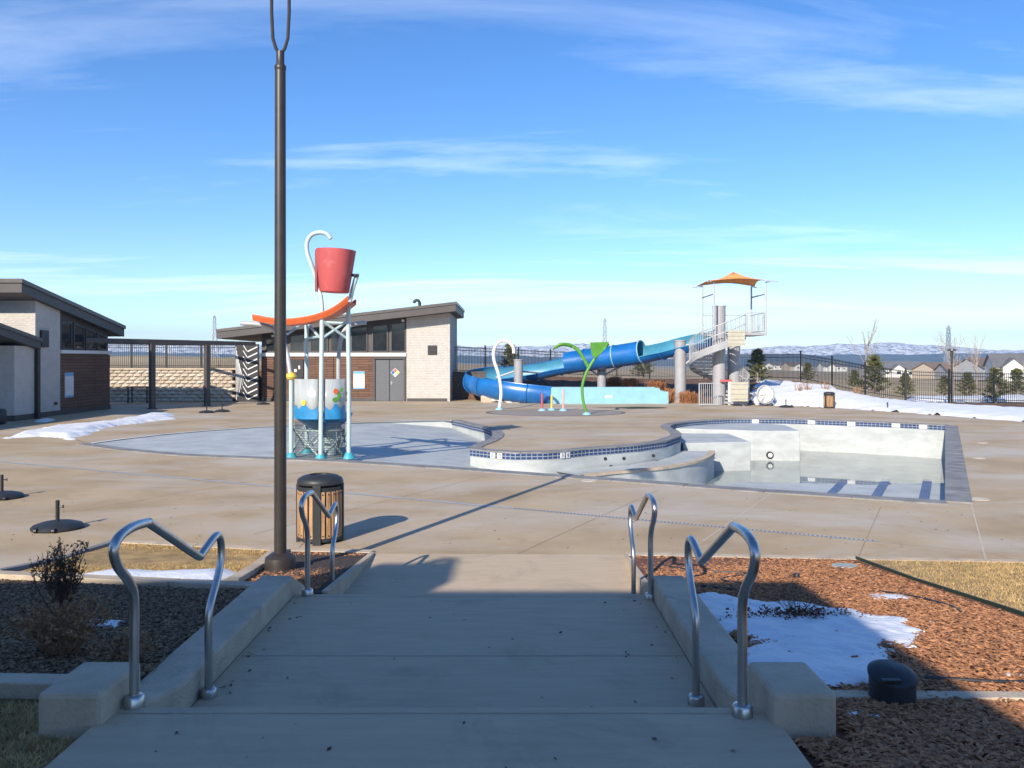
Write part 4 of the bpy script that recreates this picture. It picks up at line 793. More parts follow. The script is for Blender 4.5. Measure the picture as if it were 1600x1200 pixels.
# ---------------------------------------------------------------- light pole
Yp = 9.3; lp = thing('light_pole', 'tall dark bronze round light pole on a flared base cover', 'lamp post', ((438-800)/F*Yp, Yp, .0)); lx = lp.location.x
def lz(py): return CH-(py-HZ)*Yp/F
mb = MB(); mb.tube([(lx, Yp, .05), (lx, Yp, 2.5), (lx, Yp, lz(108))], [.069, .066, .060], 24); mb.build('shaft', MBRONZE, lp, smooth=True)
mb = MB(); mb.lathe([(0, .30), (.10, .29), (.165, .24), (.175, .18), (.175, 0)], (lx, Yp, .02), 24); mb.build('base_cover', MBRONZE, lp, smooth=True)
mb = MB(); mb.lathe([(.060, -.02), (.066, 0), (.066, .03), (.045, .06), (.045, .2)], (lx, Yp, lz(108)), 20)
for s in (-1, 1): mb.tube([(lx, Yp, lz(86)), (lx+s*.05, Yp, lz(76)), (lx+s*.085, Yp, lz(60)), (lx+s*.10, Yp, lz(20)), (lx+s*.10, Yp, lz(-30))], .02, 8)
mb.build('yoke', MBRONZE, lp, smooth=True)
mb = MB(); mb.lathe([(0, .16), (.14, .15), (.34, .07), (.36, .03), (.34, 0), (0, 0)], (lx, Yp, lz(-30)), 28); hd = mb.build('lamp_head', MBRONZE, lp, smooth=True)
mb = MB(); mb.lathe([(0, -.012), (.28, -.012), (.28, 0)], (lx, Yp, lz(-30)), 24); mb.build('lens', MWHITE, hd)
# ---------------------------------------------------------------- litter bins
def bin_(label):
    t = thing('litter_bin', label, 'trash can'); mb = MB(); mb.lathe([(0, .02), (.25, .02), (.26, .06), (.26, .76), (.24, .78)], (0,0,0), 28); mb.build('liner', MRUBBER, t, smooth=True)
    for z in (.07, .74): mb = MB(); mb.lathe([(.27, z-.03), (.30, z-.03), (.30, z+.03), (.27, z+.03)], (0,0,0), 32); mb.build('hoop', MRUBBER, t, smooth=True)
    for k_ in range(24):
        a = 2*math.pi*(k_+.5)/24
        if k_ % 6 == 5:
            mb = MB(); mb.box((.30*math.cos(a), .30*math.sin(a), .40), (.04, .11, .80), a); mb.build('rib', MRUBBER, t, bevel=.006)
        else:
            mb = MB(); mb.box((.297*math.cos(a), .297*math.sin(a), .40), (.022, .056, .63), a); s_ = mb.build('slat', MWOOD, t, bevel=.004)
            mb = MB()
            for z in (.12, .68): mb.lathe([(0, .0), (.009, 0)], (0,0,0), 8); 
            mb = MB()
            for z in (.12, .68): p = Vector((.309*math.cos(a), .309*math.sin(a), z)); mb.tube([p, p+Vector((math.cos(a), math.sin(a), 0))*.004], .011, 8)
            mb.build('bolt', MBLACK, s_)
    mb = MB(); mb.lathe([(.31, .80), (.315, .83), (.30, .87), (.24, .905), (.15, .925), (.14, .915), (.13, .89)], (0,0,0), 32); lid = mb.build('lid', MRUBBER, t, smooth=True)
    mb = MB(); mb.lathe([(0, .9), (.135, .9)], (0,0,0), 24); mb.build('opening', MBLACK, lid); return t
bn = bin_('x'); pbin = g(495, 850)
copies(bn, [((pbin.x, pbin.y+.2, 0), R(12), 1.0, 'wood slatted black litter bin beside the light pole'), ((g(1298, 638).x, g(1298, 638).y+.2, 0), R(40), .92, 'wood slatted litter bin standing at the edge of the snow')], 'slatted litter bins on the deck')
# ---------------------------------------------------------------- umbrella bases without umbrellas
ub = thing('umbrella_base', 'x', 'umbrella base'); mb = MB(); mb.lathe([(0, .125), (.09, .12), (.22, .10), (.33, .065), (.36, .03), (.35, 0), (0, 0)], (0,0,0), 28); mb.build('disc', MRUBBER, ub, smooth=True)
mb = MB(); mb.tube([(0,0,.1), (0,0,.42)], .028, 12); mb.build('tube', MBLACK, ub, smooth=True); mb = MB(); mb.tube([(.028,0,.33), (.075,0,.33)], .012, 8); mb.tube([(.075,0,.33), (.085,0,.33)], .025, 8); mb.build('clamp_knob', MBLACK, ub)
for s in (-.13, .13): mb = MB(); mb.tube([(s-.02, -.335, .035), (s+.02, -.335, .035)], .035, 12); mb.build('wheel', MBLACK, ub)
U = [(90, 826, 'alone on open deck nearest the dry shrub bed'), (3, 778, 'further out than the lone one by the shrub bed'), (323, 645, 'under the pergola near its second column'), (347, 643.5, 'just past the pergola column, with white cap on its tube'), (411, 632, 'in front of the mural screen'), (1228, 636.5, 'beside the white rope reel'), (1313, 635, 'behind the far litter bin'), (1387, 641.5, 'between far litter bin and pool corner')]
copies(ub, [((g(px, py).x, g(px, py).y, 0), R(17*i), 1.0, 'black weighted umbrella base '+lab) for i, (px, py, lab) in enumerate(U)], 'umbrella bases left out on the deck')
# ---------------------------------------------------------------- rope reel, picnic table
rl_ = thing('rope_reel', 'white lane rope reel on a small wheeled frame by the stair tower', 'reel', g(1196, 634)); q = g(1196, 634); c = Vector((q.x, q.y, .62))
for s in (-.35, .35):
    o = c+Vector((.25*s, s, 0)); mb = MB(); mb.tube([o+Vector((.5*math.cos(a), .08*math.cos(a), .5*math.sin(a))) for a in np.linspace(0, 2*math.pi, 25)], .025, 6); mb.build('wheel_rim', MLGREY, rl_)
    for a in range(6): mb = MB(); mb.tube([o, o+Vector((.5*math.cos(a*1.047), .08*math.cos(a*1.047), .5*math.sin(a*1.047)))], .02, 5); mb.build('spoke', MLGREY, rl_)
    for e in (-.5, .5): mb = MB(); mb.tube([o, Vector((o.x+e, o.y, .04))], .025, 6); mb.build('leg', MLGREY, rl_)
mb = MB(); mb.tube([c+Vector((-.09,-.35,0)), c+Vector((.09,.35,0))], .4, 18); mb.build('wound_rope', mat('rope', (.6,.6,.58), .8, var=.4, scale=12), rl_, smooth=True)
for i in range(3): mb = MB(); mb.tube([c+Vector((-.09+.06*i, -.30+.25*i, 0))+Vector((.42*math.cos(a), 0, .42*math.sin(a))) for a in np.linspace(0, 2*math.pi, 21)], .035, 6); mb.build('rope_coil', MWHITE if i != 1 else MBLUE, rl_)
tb = thing('work_table', 'small dark metal table standing against the retaining wall', 'table', g(218, 628)); q = g(218, 628); q.y = 47.6; q.x = (218-800)/F*47.6
mb = MB(); mb.box((q.x, q.y, .95), (1.25, .6, .06)); mb.build('top', MFASCIA, tb); mb = MB(); mb.box((q.x, q.y, .3), (1.1, .5, .03)); mb.build('shelf', MFASCIA, tb)
for sx in (-.55, .55):
    for sy in (-.25, .25): mb = MB(); mb.box((q.x+sx, q.y+sy, .46), (.06, .06, .92)); mb.build('leg', MBLACK, tb)
# ---------------------------------------------------------------- foreground: walk, steps, cheek walls, beds, rails
Z3, Z2 = .72, .344
MSEAM = mat('concrete_seam', (.33,.27,.205), .9)
def zb(x, y): return np.clip(.60*(10.2-np.asarray(y, float))/5.7, .02, .80)+0*np.asarray(x, float)
XL, XR = -2.0, 1.27
mb = MB(); mb.box(((XL+XR)/2, 1.2, Z3/2), (XR-XL+.1, 5.99, Z3)); mb.box((-.3, -.6, Z3/2-.02), (9, 2.4, Z3-.04)); upper = mb.build('upper_walk', MWALK, kind='structure', bevel=.012)
mb = MB(); mb.box(((XL+XR)/2, 4.345, (Z3+Z2)/4), (XR-XL, .30, (Z3+Z2)/2)); mb.build('step', MWALK, upper, bevel=.01)
mb = MB(); mb.box(((XL+XR)/2, 6.01, Z2/2), (XR-XL, 3.04, Z2)); mid_w = mb.build('middle_walk', MWALK, kind='structure', bevel=.012)
mb = MB(); mb.box(((XL+XR)/2, 7.68, Z2/4), (XR-XL, .30, Z2/2)); mb.build('step', MWALK, mid_w, bevel=.01)
mb = MB(); mb.prism([(-1.83, 7.6), (1.34, 7.6), (1.44, 10.45), (-1.78, 10.5)], -.05, .012); mb.build('lower_walk', MWALK, kind='structure')
for y_, z_, w_ in ((4.11, Z3, .005), (7.44, Z2, .006), (5.95, Z2, .006)):
    o_ = strip('tooled_joint', [(XL+.02, y_), (XR-.02 if z_ > .1 else 1.36, y_)], w_, z_+.003, MSEAM, upper if z_ == Z3 else mid_w)
lt = MB(); r = random.Random(31)
for i in range(330):
    if i < 70: x, y = r.choice((XL+.05+abs(r.gauss(0, .12)), XR-.05-abs(r.gauss(0, .25)), r.uniform(XL, XR))), r.uniform(4.7, 7.4); z = Z2
    elif i < 90: x, y, z = r.uniform(XL, XR), r.uniform(3.2, 4.1), Z3
    else: x, y, z = r.uniform(-9, 9), r.uniform(10.8, 15), .0
    if i >= 90 and y > 18.5-.47*x-1.5: continue
    a = r.uniform(0, 6.28); s = r.uniform(.008, .022); u = Vector((math.cos(a), math.sin(a), .15))*s; w = Vector((-math.sin(a), math.cos(a), .3))*s*.5; p = Vector((x, y, z+.006)); lt.add([p-u, p-w*.9, p+u, p+w], [(0, 1, 2, 3)])
lt.build('leaf_litter', MTWIG, label='scattered dead leaf bits on walk and deck', kind='stuff')
mb = MB(); mb.prism([(-1.86, 7.96), (-1.80, 7.96), (-1.765, 10.5), (-1.83, 10.5)], -.03, lambda x, y: float(zb(x, y))+.012); mb.build('bed_edge', MCURB, mid_w)
mb = MB(); mb.prism([(1.335, 7.96), (1.40, 7.96), (1.475, 10.4), (1.425, 10.4)], -.03, lambda x, y: float(zb(x, y))+.012); mb.build('bed_edge', MCURB, mid_w)
# cheek walls and end blocks
for s, x0, x1 in ((-1, XL-.30, XL-.003), (1, XR+.003, XR+.30)):
    nm = 'left of the steps' if s < 0 else 'right of the steps'
    cw = thing('cheek_wall', 'low concrete cheek wall along the middle walk, %s' % ('shrub bed side' if s < 0 else 'snowy bed side'), 'wall', ((x0+x1)/2, 6.2, 0))
    mb = MB(); sec = [(4.44, 0), (4.44, .64), (4.95, .535), (7.45, .535), (7.95, .30), (7.95, 0)]
    mb.add([(x0, y, z) for y, z in sec]+[(x1, y, z) for y, z in sec], [(0,1,2,3,4,5), (11,10,9,8,7,6)]+[(i, 6+i, 6+(i+1) % 6, (i+1) % 6) for i in range(6)]); mb.build('wall', MCURB, cw, bevel=.025)
    eb_ = MB(); xa, xb_ = (x0-.02, x1) if s < 0 else (x0, x1+.02); eb_.box(((xa+xb_)/2, 4.20, .44), (xb_-xa, .44, .87)); eb_.build('end_block', MCURB, cw, bevel=.025)
# handrails
hr = thing('handrail', 'x', 'handrail'); path = [(0, -.02), (0, .3), (0, .55), (-.06, .66), (-.17, .76), (-.215, .85), (-.16, .905), (-.02, .925), (.15, .915), (.19, .90), (.52, .735), (.85, .57), (.90, .56), (.95, .575), (1.14, .625), (1.22, .61), (1.26, .54), (1.245, .43), (1.17, .32), (1.06, .2), (1.03, .1), (1.03, -.1), (1.03, -.376)]
mb = MB(); mb.tube(smooth_path([(0, s, z) for s, z in path], 4), .0245, 14); mb.build('rail', MSTEEL, hr, smooth=True)
for s, z in ((0, 0), (1.03, -.376)): mb = MB(); mb.lathe([(.026, .06), (.045, .055), (.052, .045), (.052, 0)], (0, s, z), 18); mb.build('collar', MSTEEL, hr, smooth=True)
copies(hr, [((-1.945, 4.20, Z3), 0, 1, 'stainless handrail at the upper step on the dark shrub bed side'), ((1.155, 4.09, Z3), 0, 1, 'stainless handrail at the upper step on the snowy bed side'), ((-1.88, 7.5, Z2), 0, 1, 'stainless handrail at the lower step in front of the litter bin'), ((1.25, 7.36, Z2), 0, 1, 'stainless handrail at the lower step beside red mulch')], 'bent steel handrails at the steps')
# planting beds (sloping sheets), curbs
def bed(name, poly, m, lab, dz=0.): o = fill_poly(name, [[Vector(p) for p in poly]], lambda x, y: float(zb(x, y))+dz, m); return tag(o, lab, kind='structure')
curbR = [(1.45, 10.42), (4.2, 10.2), (6.4, 10.02), (14, 9.4)]
bed('red_mulch_ground', [(1.33, 2.9), (4.25, 2.9), (4.25, 10.2), (1.45, 10.42), (1.36, 8.0), (1.56, 7.93), (1.56, 4.38), (1.33, 4.2)], MBEDR, 'red bark mulch bed')
bed('lawn_ground', [(4.25, 2.5), (14, 2.5), (14, 9.4), (6.4, 10.02), (4.25, 10.2)], MLAWN, 'dormant tan lawn beside mulch bed')
LC = [(-5.35, 11.15), (-3.1, 10.68), (-1.80, 10.55)]
bed('dark_mulch_ground', [(-6.2, 4.75), (-2.28, 4.42), (-2.28, 7.93), (-2.7, 8.1), (-5.9, 8.9)], MBEDD, 'dark bark mulch bed')
bed('lawn_ground', [(-5.6, 9.0), (-2.75, 8.3), (-2.95, 9.55), (-3.1, 10.68), (-5.3, 11.1)], MLAWN, 'dormant lawn patch before the light pole')
bed('dark_mulch_ground', [(-2.95, 7.9), (-1.84, 7.9), (-1.80, 10.55), (-3.05, 10.65)], MBEDD, 'mulch strip round the light pole')
bed('lawn_ground', [(-9, 2.8), (-2.06, 2.8), (-2.06, 4.62), (-6.2, 4.75), (-9, 5.2)], MLAWN, 'dormant lawn below end block')
bed('lawn_ground', [(-9, 4.9), (-6.2, 4.85), (-5.9, 8.9), (-6.0, 9.1), (-9, 9.3)], MLAWN, 'dormant lawn at far side of shrub bed', -.004)
def curb(label, pts, w, h, m=MCURB, cat='curb', seg=1.3):
    t = thing('concrete_curb', label, cat, (*pts[0], 0)); pts = [Vector(p) for p in pts]
    for a, b in zip(pts, pts[1:]):
        L_ = (b-a).length; k_ = max(1, round(L_/seg)); d = (b-a).normalized(); n_ = Vector((-d.y, d.x))*w/2
        for i in range(k_):
            p, q = a+d*(L_*i/k_+.004), a+d*(L_*(i+1)/k_-.004); mb = MB(); vs = [p-n_, q-n_, q+n_, p+n_]
            mb.add([(v.x, v.y, -.03) for v in vs]+[(v.x, v.y, float(zb(v.x, v.y))+h) for v in vs], [(3,2,1,0), (4,5,6,7), (0,1,5,4), (1,2,6,5), (2,3,7,6), (3,0,4,7)]); mb.build('curb_stone', m, t, bevel=.01)
curb('pale flush curb between pool deck and right mulch bed', curbR, .16, .015)
curb('pale flush curb between pool deck and left lawn patch', LC, .16, .015)
curb('raised grey curb between lawn patch and dark shrub bed', [(-9, 9.5), (-5.75, 8.93), (-2.3, 8.08)], .22, .055)
curb('short grey curb beside the light pole', [(-2.85, 8.3), (-3.0, 10.55)], .14, .08)
curb('thin curb on the deck edge of the lawn patch', [(-5.38, 11.1), (-5.75, 9.1)], .10, .05, MCOPE)
curb('grey curb between shrub bed and the lawn below', [(-7, 4.95), (-2.3, 4.68)], .20, .09)
curb('grey concrete strip behind the low path light', [(1.66, 4.62), (7, 4.5)], .13, .03)
# green lawn edging
mb = MB(); e0 = [(4.25, 3.0), (4.22, 5.), (4.27, 7.), (4.24, 8.6), (4.28, 10.15)]; vs = []
for x, y in e0: z = float(zb(x, y)); vs += [(x-.012, y, z-.02), (x-.008, y, z+.045), (x+.008, y, z+.045), (x+.012, y, z-.02)]
mb.add(vs, [(4*i+j, 4*i+4+j, 4*i+5+j, 4*i+1+j) for i in range(4) for j in range(3)]); mb.build('lawn_edging', mat('green_edging', (.015,.032,.02), .5), label='dark green metal edging between mulch and lawn', cat='edging')
# mulch chips and grass blades
def chips(name, poly, count, m, lab, L0=.06, seed=1, zoff=.0):
    r = np.random.default_rng(seed); xs = [p[0] for p in poly]; ys = [p[1] for p in poly]; x = r.uniform(min(xs), max(xs), count*3); y = r.uniform(min(ys), max(ys), count*3); k_ = inside(x, y, poly) & (edge_dist(x, y, poly) > .03); x, y = x[k_][:count], y[k_][:count]; n = len(x)
    z = zb(x, y)+zoff+r.uniform(0, .022, n); a = r.uniform(0, math.pi, n); L_ = L0*r.uniform(.35, 1.3, n)/2; w = r.uniform(.004, .011, n); tz = r.uniform(-.3, .3, n); rz_ = r.uniform(-.5, .5, n)
    dx, dy = np.cos(a)*L_, np.sin(a)*L_; nx, ny = -np.sin(a)*w, np.cos(a)*w; V = []
    for i, j in ((-1,-1), (1,-1), (1,1), (-1,1)): V.append(np.stack([x+dx*i+nx*j, y+dy*i+ny*j, z+tz*L_*i+rz_*w*j+.004], 1))
    V.append(np.stack([x, y, z+.004+.006], 1)); V = np.stack(V, 1).reshape(-1, 3); q = np.arange(n)[:, None]*5
    Fs = np.concatenate([q+np.array([[0, 1, 4]]), q+np.array([[1, 2, 4]]), q+np.array([[2, 3, 4]]), q+np.array([[3, 0, 4]])], 0)
    mb = MB(); mb.v = [tuple(v) for v in V.tolist()]; mb.f = [tuple(f) for f in Fs.tolist()]; mb.m = [0]*len(mb.f); return mb.build(name, m, label=lab, kind='stuff')
chips('bark_mulch', [(1.6, 3.0), (4.2, 3.0), (4.2, 10.1), (1.5, 10.3), (1.4, 7.9), (1.62, 7.5)], 34000, MCHIPR, 'loose red bark chips in the right bed', .07, 1)
chips('bark_mulch', [(-6.1, 4.85), (-2.25, 4.7), (-2.25, 7.9), (-2.7, 8.0), (-5.8, 8.75)], 30000, MCHIPD, 'loose dark bark chips in the shrub bed', .06, 2)
chips('bark_mulch', [(-2.9, 8.0), (-1.9, 8.0), (-1.86, 10.4), (-3.0, 10.5)], 6000, MCHIPR, 'loose bark chips round the light pole', .06, 3)
chips('bark_mulch', [(1.34, 2.7), (5, 2.7), (5, 4.45), (1.66, 4.5), (1.66, 3.95), (1.34, 3.95)], 16000, MCHIPR, 'bark chips round the low path light', .07, 4, .004)
def blades(name, poly, count, lab, h=.035, seed=1):
    r = np.random.default_rng(seed); xs = [p[0] for p in poly]; ys = [p[1] for p in poly]; x = r.uniform(min(xs), max(xs), count*3); y = r.uniform(min(ys), max(ys), count*3); k_ = inside(x, y, poly); x, y = x[k_][:count], y[k_][:count]; n = len(x)
    z = zb(x, y); a = r.uniform(0, 6.28, n); hh = h*r.uniform(.4, 1.3, n); w = .004; lx_, ly = r.normal(0, .025, n), r.normal(0, .025, n)
    V = np.stack([np.stack([x-np.cos(a)*w, y-np.sin(a)*w, z], 1), np.stack([x+np.cos(a)*w, y+np.sin(a)*w, z], 1), np.stack([x+lx_, y+ly, z+hh], 1)], 1).reshape(-1, 3); q = np.arange(n)[:, None]*3+np.array([[0, 1, 2]])
    mb = MB(); mb.v = [tuple(v) for v in V.tolist()]; mb.f = [tuple(f) for f in q.tolist()]; mb.m = [0]*n; return mb.build(name, MBLADE, label=lab, kind='stuff')
blades('dry_grass', [(4.3, 4.5), (9, 4.5), (9, 9.75), (6.4, 9.95), (4.3, 10.1)], 70000, 'dormant tan turf blades beside the red mulch')
blades('dry_grass', [(-5.5, 9.05), (-2.85, 8.4), (-3.1, 9.6), (-3.15, 10.58), (-5.2, 11.0)], 26000, 'dormant tan turf blades before the light pole', seed=2)
blades('dry_grass', [(-5, 2.85), (-2.08, 2.85), (-2.08, 3.95), (-2.4, 4.0), (-2.4, 4.5), (-5, 4.6)], 26000, 'dormant turf blades below the end block', seed=3)
# snow
def zbs(x, y): return zb(x, y)+.012
snow('snow_patch', [(1.60, 4.8), (2.2, 4.8), (2.5, 5.2), (2.75, 5.6), (2.9, 6.0), (3.15, 6.3), (3.22, 6.65), (2.9, 7.05), (2.45, 7.4), (2.0, 7.75), (1.7, 7.5), (1.60, 7.0)], zbs, .05, 'melting snow sheet with bare holes on the red mulch', .025, 3, .5, holes=.32)
snow('snow_patch', [(-4.75, 8.8), (-2.98, 8.38), (-2.98, 9.0), (-3.3, 9.38), (-3.9, 9.22), (-4.6, 9.4)], zbs, .05, 'thin snow strip along the raised curb by the lawn patch', .03, 5, .12)
snow('snow_patch', [(-3.5, 6.4), (-3.1, 6.35), (-3.1, 6.6), (-3.4, 6.65)], zbs, .05, 'tiny snow remnant on dark shrub bed', .02, 6, .06)
snow('snow_patch', [(3.35, 7.55), (3.7, 7.5), (3.75, 7.75), (3.4, 7.8)], zbs, .03, 'small snow scrap above the big patch on red mulch', .02, 7, .08)
snow('snow_patch', [(3.0, 5.0), (3.3, 4.95), (3.3, 5.1), (3.0, 5.12)], zbs, .03, 'small snow scrap near the concrete strip', .02, 8, .05)
snow('snow_patch', [(1.72, 4.2), (1.95, 4.2), (1.95, 4.4), (1.72, 4.4)], zbs, .04, 'snow scrap against the end block', .02, 9, .05)
z0f = lambda x, y: 0*x+.004
def wp_(l): return [tuple(g(*p).to_2d()) for p in l]
snow('snow_bank', wp_([(2,686), (80,668), (170,660), (235,648), (268,648), (272,655), (200,663), (150,671), (115,687), (60,682)]), z0f, .12, 'long low snow bank on deck before the entry building', .12, 11, .35)
snow('snow_bank', wp_([(52,659), (68,656), (88,656), (70,660)]), z0f, .12, 'little snow heap at the foot of the porch', .08, 12, .1)
def bank(l, ofs=0.): return [tuple(Vector(((px-800)/F*Y, Y))) for px, Y in l]
snow('snow_bank', bank([(1172, 46), (1190, 54.2), (1245, 50.8), (1300, 49), (1345, 46), (1420, 44.5), (1500, 42), (1600, 40.5), (1720, 39), (1720, 30.9), (1600, 33.1), (1500, 36), (1420, 38.8), (1330, 42.1), (1250, 44.5)]), lambda x, y: bermz(x, y)+.06*np.clip((y-tcol(800+F*x/y, 1))/1.0, 0, 1)+.006, .14, 'broad snow bank between deck and fence below the young pines', .2, 13, .5)
snow('snow_bank', bank([(1420, 50), (1500, 49), (1600, 50), (1600, 55), (1500, 54), (1420, 54)]), lambda x, y: bermz(x, y)*0+.0, .18, 'snow strip on the far side of the stepped fence', .25, 14, .5)
# low path light, utility lid, sprinkler, drip tube
pl = g(1388, 1103, .58); pl = Vector((2.12, 4.55, .56)); bl = thing('path_light', 'short dark round path light with slanted cap in the mulch', 'path light', pl)
mb = MB(); K = 28; vs = [(pl.x+.122*math.cos(2*math.pi*i/K), pl.y+.122*math.sin(2*math.pi*i/K), pl.z-.05) for i in range(K)]+[(pl.x+.122*math.cos(2*math.pi*i/K), pl.y+.122*math.sin(2*math.pi*i/K), pl.z+.175+.03*math.sin(2*math.pi*i/K)) for i in range(K)]
mb.add(vs, [(i, (i+1) % K, K+(i+1) % K, K+i) for i in range(K)]); mb.build('body', MRUBBER, bl, smooth=True)
mb = MB(); vs = []
for r_, dz in ((.128, 0), (.128, .018), (.09, .04), (0.001, .048)): vs += [(pl.x+r_*math.cos(2*math.pi*i/K), pl.y+r_*math.sin(2*math.pi*i/K), pl.z+.178+dz+.03*r_/.122*math.sin(2*math.pi*i/K)) for i in range(K)]
mb.add(vs, [(j*K+i, j*K+(i+1) % K, (j+1)*K+(i+1) % K, (j+1)*K+i) for j in range(3) for i in range(K)]); cap_ = mb.build('cap', MRUBBER, bl, smooth=True)
mb = MB(); mb.box((pl.x-.05, pl.y-.095, pl.z+.192), (.10, .035, .014)); mb.build('vent_slot', MBLACK, cap_)
q = g(1320, 889, .06); mb = MB(); mb.lathe([(0, .035), (.15, .035), (.165, .02), (.165, -.02)], (q.x, q.y, float(zb(q.x, q.y))), 20); mb.v = [(q.x+(v[0]-q.x)*1.0, q.y+(v[1]-q.y)*.7, v[2]) for v in mb.v]; mb.build('valve_box_lid', mat('green_plastic', (.30,.36,.34), .6, var=.2, scale=20), label='oval grey green valve box lid in red mulch', cat='valve lid')
q = Vector((3.05, 8.75)); mb = MB(); mb.lathe([(0, .06), (.03, .06), (.035, .04), (.035, -.01)], (q.x, q.y, float(zb(q.x, q.y))), 12); mb.build('sprinkler_head', MBLACK, label='small black sprinkler head poking out of red mulch', cat='sprinkler')
for i, pts in enumerate(([(3.55, 7.9), (3.75, 7.6), (3.85, 7.2), (3.8, 6.9)], [(2.5, 4.95), (3.0, 4.85), (3.6, 4.95), (4.1, 4.8)], [(1.9, 8.2), (2.2, 7.95), (2.1, 7.6)], [(1.75, 9.6), (2.1, 9.2), (2.6, 9.0), (2.2, 8.6), (2.4, 8.3)])):
    mb = MB(); mb.tube(smooth_path([(x, y, float(zb(x, y))+.025) for x, y in pts], 6), .011, 7); mb.build('drip_tube', MBLACK, smooth=True, label='black drip irrigation tube '+('ending by the snow scrap', 'beside the concrete strip', 'beside the cheek wall', 'wandering below the pale curb')[i], cat='hose')
# ---------------------------------------------------------------- plants
def twigs(root, name, c, n, h, spread, m, seed, r0=.004, sub=4, leafy=0., droop=0.):
    r = random.Random(seed); mb = MB(); lf = MB()
    for i in range(n):
        a = r.uniform(0, 6.28); s = r.uniform(.15, 1)*spread; hh = h*r.uniform(.6, 1.05); p0 = Vector((c[0]+.12*spread*math.cos(a), c[1]+.12*spread*math.sin(a), c[2]-.02)); p1 = Vector((c[0]+s*math.cos(a), c[1]+s*math.sin(a), c[2]+hh)); mdl = p0.lerp(p1, .5)+Vector((r.uniform(-.05, .05), r.uniform(-.05, .05), hh*.08)); mb.tube([p0, mdl, p1-Vector((0,0,droop*hh))], [r0, r0*.8, r0*.4], 4, cap=False)
        for j in range(sub):
            t = r.uniform(.3, .95); b = (p0.lerp(mdl, t*2) if t < .5 else mdl.lerp(p1, t*2-1)); e = b+Vector((r.uniform(-1, 1)*.3*spread, r.uniform(-1, 1)*.3*spread, r.uniform(.08, .25)*h)); mb.tube([b, e], [r0*.55, r0*.3], 3, cap=False)
            if leafy:
                for q_ in range(int(leafy)):
                    u = b.lerp(e, r.random()); v = Vector((r.uniform(-1, 1), r.uniform(-1, 1), r.uniform(-.3, 1)))*.018; w = Vector((r.uniform(-1, 1), r.uniform(-1, 1), r.uniform(-1, 1)))*.009; lf.add([u, u+v+w, u+v*1.6, u+v-w], [(0,1,2,3)])
    mb.build('stems', m, root)
    if leafy: lf.build(name, m, root)
c = (-3.72, 6.75, float(zb(0, 6.75))); sh = thing('dry_shrub', 'dark upright dried shrub with bare seed stalks in shrub bed', 'shrub', c); twigs(sh, 'seed_heads', c, 40, .60, .25, MTWIG, 3, .005, 6, 6)
c = (-3.05, 5.55, float(zb(0, 5.55))); sh = thing('dry_shrub', 'low rust brown withered perennial clump before dark shrub', 'shrub', c); twigs(sh, 'withered_leaves', c, 60, .34, .36, MTWIG2, 4, .0028, 8, 6)
c = (-2.5, 5.3, float(zb(0, 5.3))); sh = thing('dry_shrub', 'small withered tuft beside the end block', 'shrub', c); twigs(sh, 'withered_leaves', c, 24, .2, .2, MTWIG2, 5, .0025, 6, 5)
c = (2.35, 6.7, float(zb(0, 6.7))+.03); sh = thing('bare_shrub', 'thin bare twig shrub rising from snow with dead leaves at its foot', 'shrub', c); twigs(sh, 'x', c, 26, .30, .42, MTWIG, 6, .0025, 3)
lf = MB(); r = random.Random(8)
for i in range(700):
    u = Vector((c[0]+r.gauss(0, .24), c[1]-.05+r.gauss(0, .07), c[2]+r.uniform(.0, .06))); v = Vector((r.uniform(-1, 1), r.uniform(-1, 1), r.uniform(-.2, .8)))*.02; w = Vector((r.uniform(-1, 1), r.uniform(-1, 1), r.uniform(-1, 1)))*.012; lf.add([u, u+v+w, u+v*1.7, u+v-w], [(0,1,2,3)])
lf.build('dead_leaves', mat('dead_leaf', (.13,.055,.03), .9, var=.4, scale=20), sh)
c = (4.0, 4.9, float(zb(0, 4.9))); sh = thing('dry_shrub', 'sparse tan grass stalks at the lawn edging', 'shrub', c); twigs(sh, 'blades', c, 20, .45, .25, MTWIG2, 9, .003, 2)
# rust ornamental grasses on the berm
for i, (px, Y, h, lab) in enumerate(((1050, 48.6, .95, 'at the end of the runout trough'), (1075, 47.6, .8, 'beside the stair gate'), (1028, 52, .9, 'under the slide column'), (985, 53.5, .8, 'behind the trough below the fence'), (765, 50.5, .6, 'in the bend of the slide'), (960, 54.5, .7, 'on the rise behind the trough'))):
    x = (px-800)/F*Y; c = (x, Y, float(bermz(x, Y))); sh = thing('ornamental_grass', 'rust coloured dry grass clump '+lab, 'grass', c, 'dry grass clumps below the slide'); mb = MB(); r = random.Random(i)
    for j in range(420):
        a = r.uniform(0, 6.28); s = r.uniform(.1, 1.1)*h; p0 = Vector((c[0]+r.gauss(0, .22), c[1]+r.gauss(0, .2), c[2]-.05)); hh = h*r.uniform(.4, .95); p1 = p0+Vector((math.cos(a)*s*.4, math.sin(a)*s*.4, hh)); p2 = p0+Vector((math.cos(a)*s*.85, math.sin(a)*s*.85, hh*.75)); w = Vector((-math.sin(a), math.cos(a), 0))*.012; mb.add([p0-w, p0+w, p1+w, p1-w, p2], [(0,1,2,3), (3,2,4)])
    mb.build('blades', MRUST, sh)
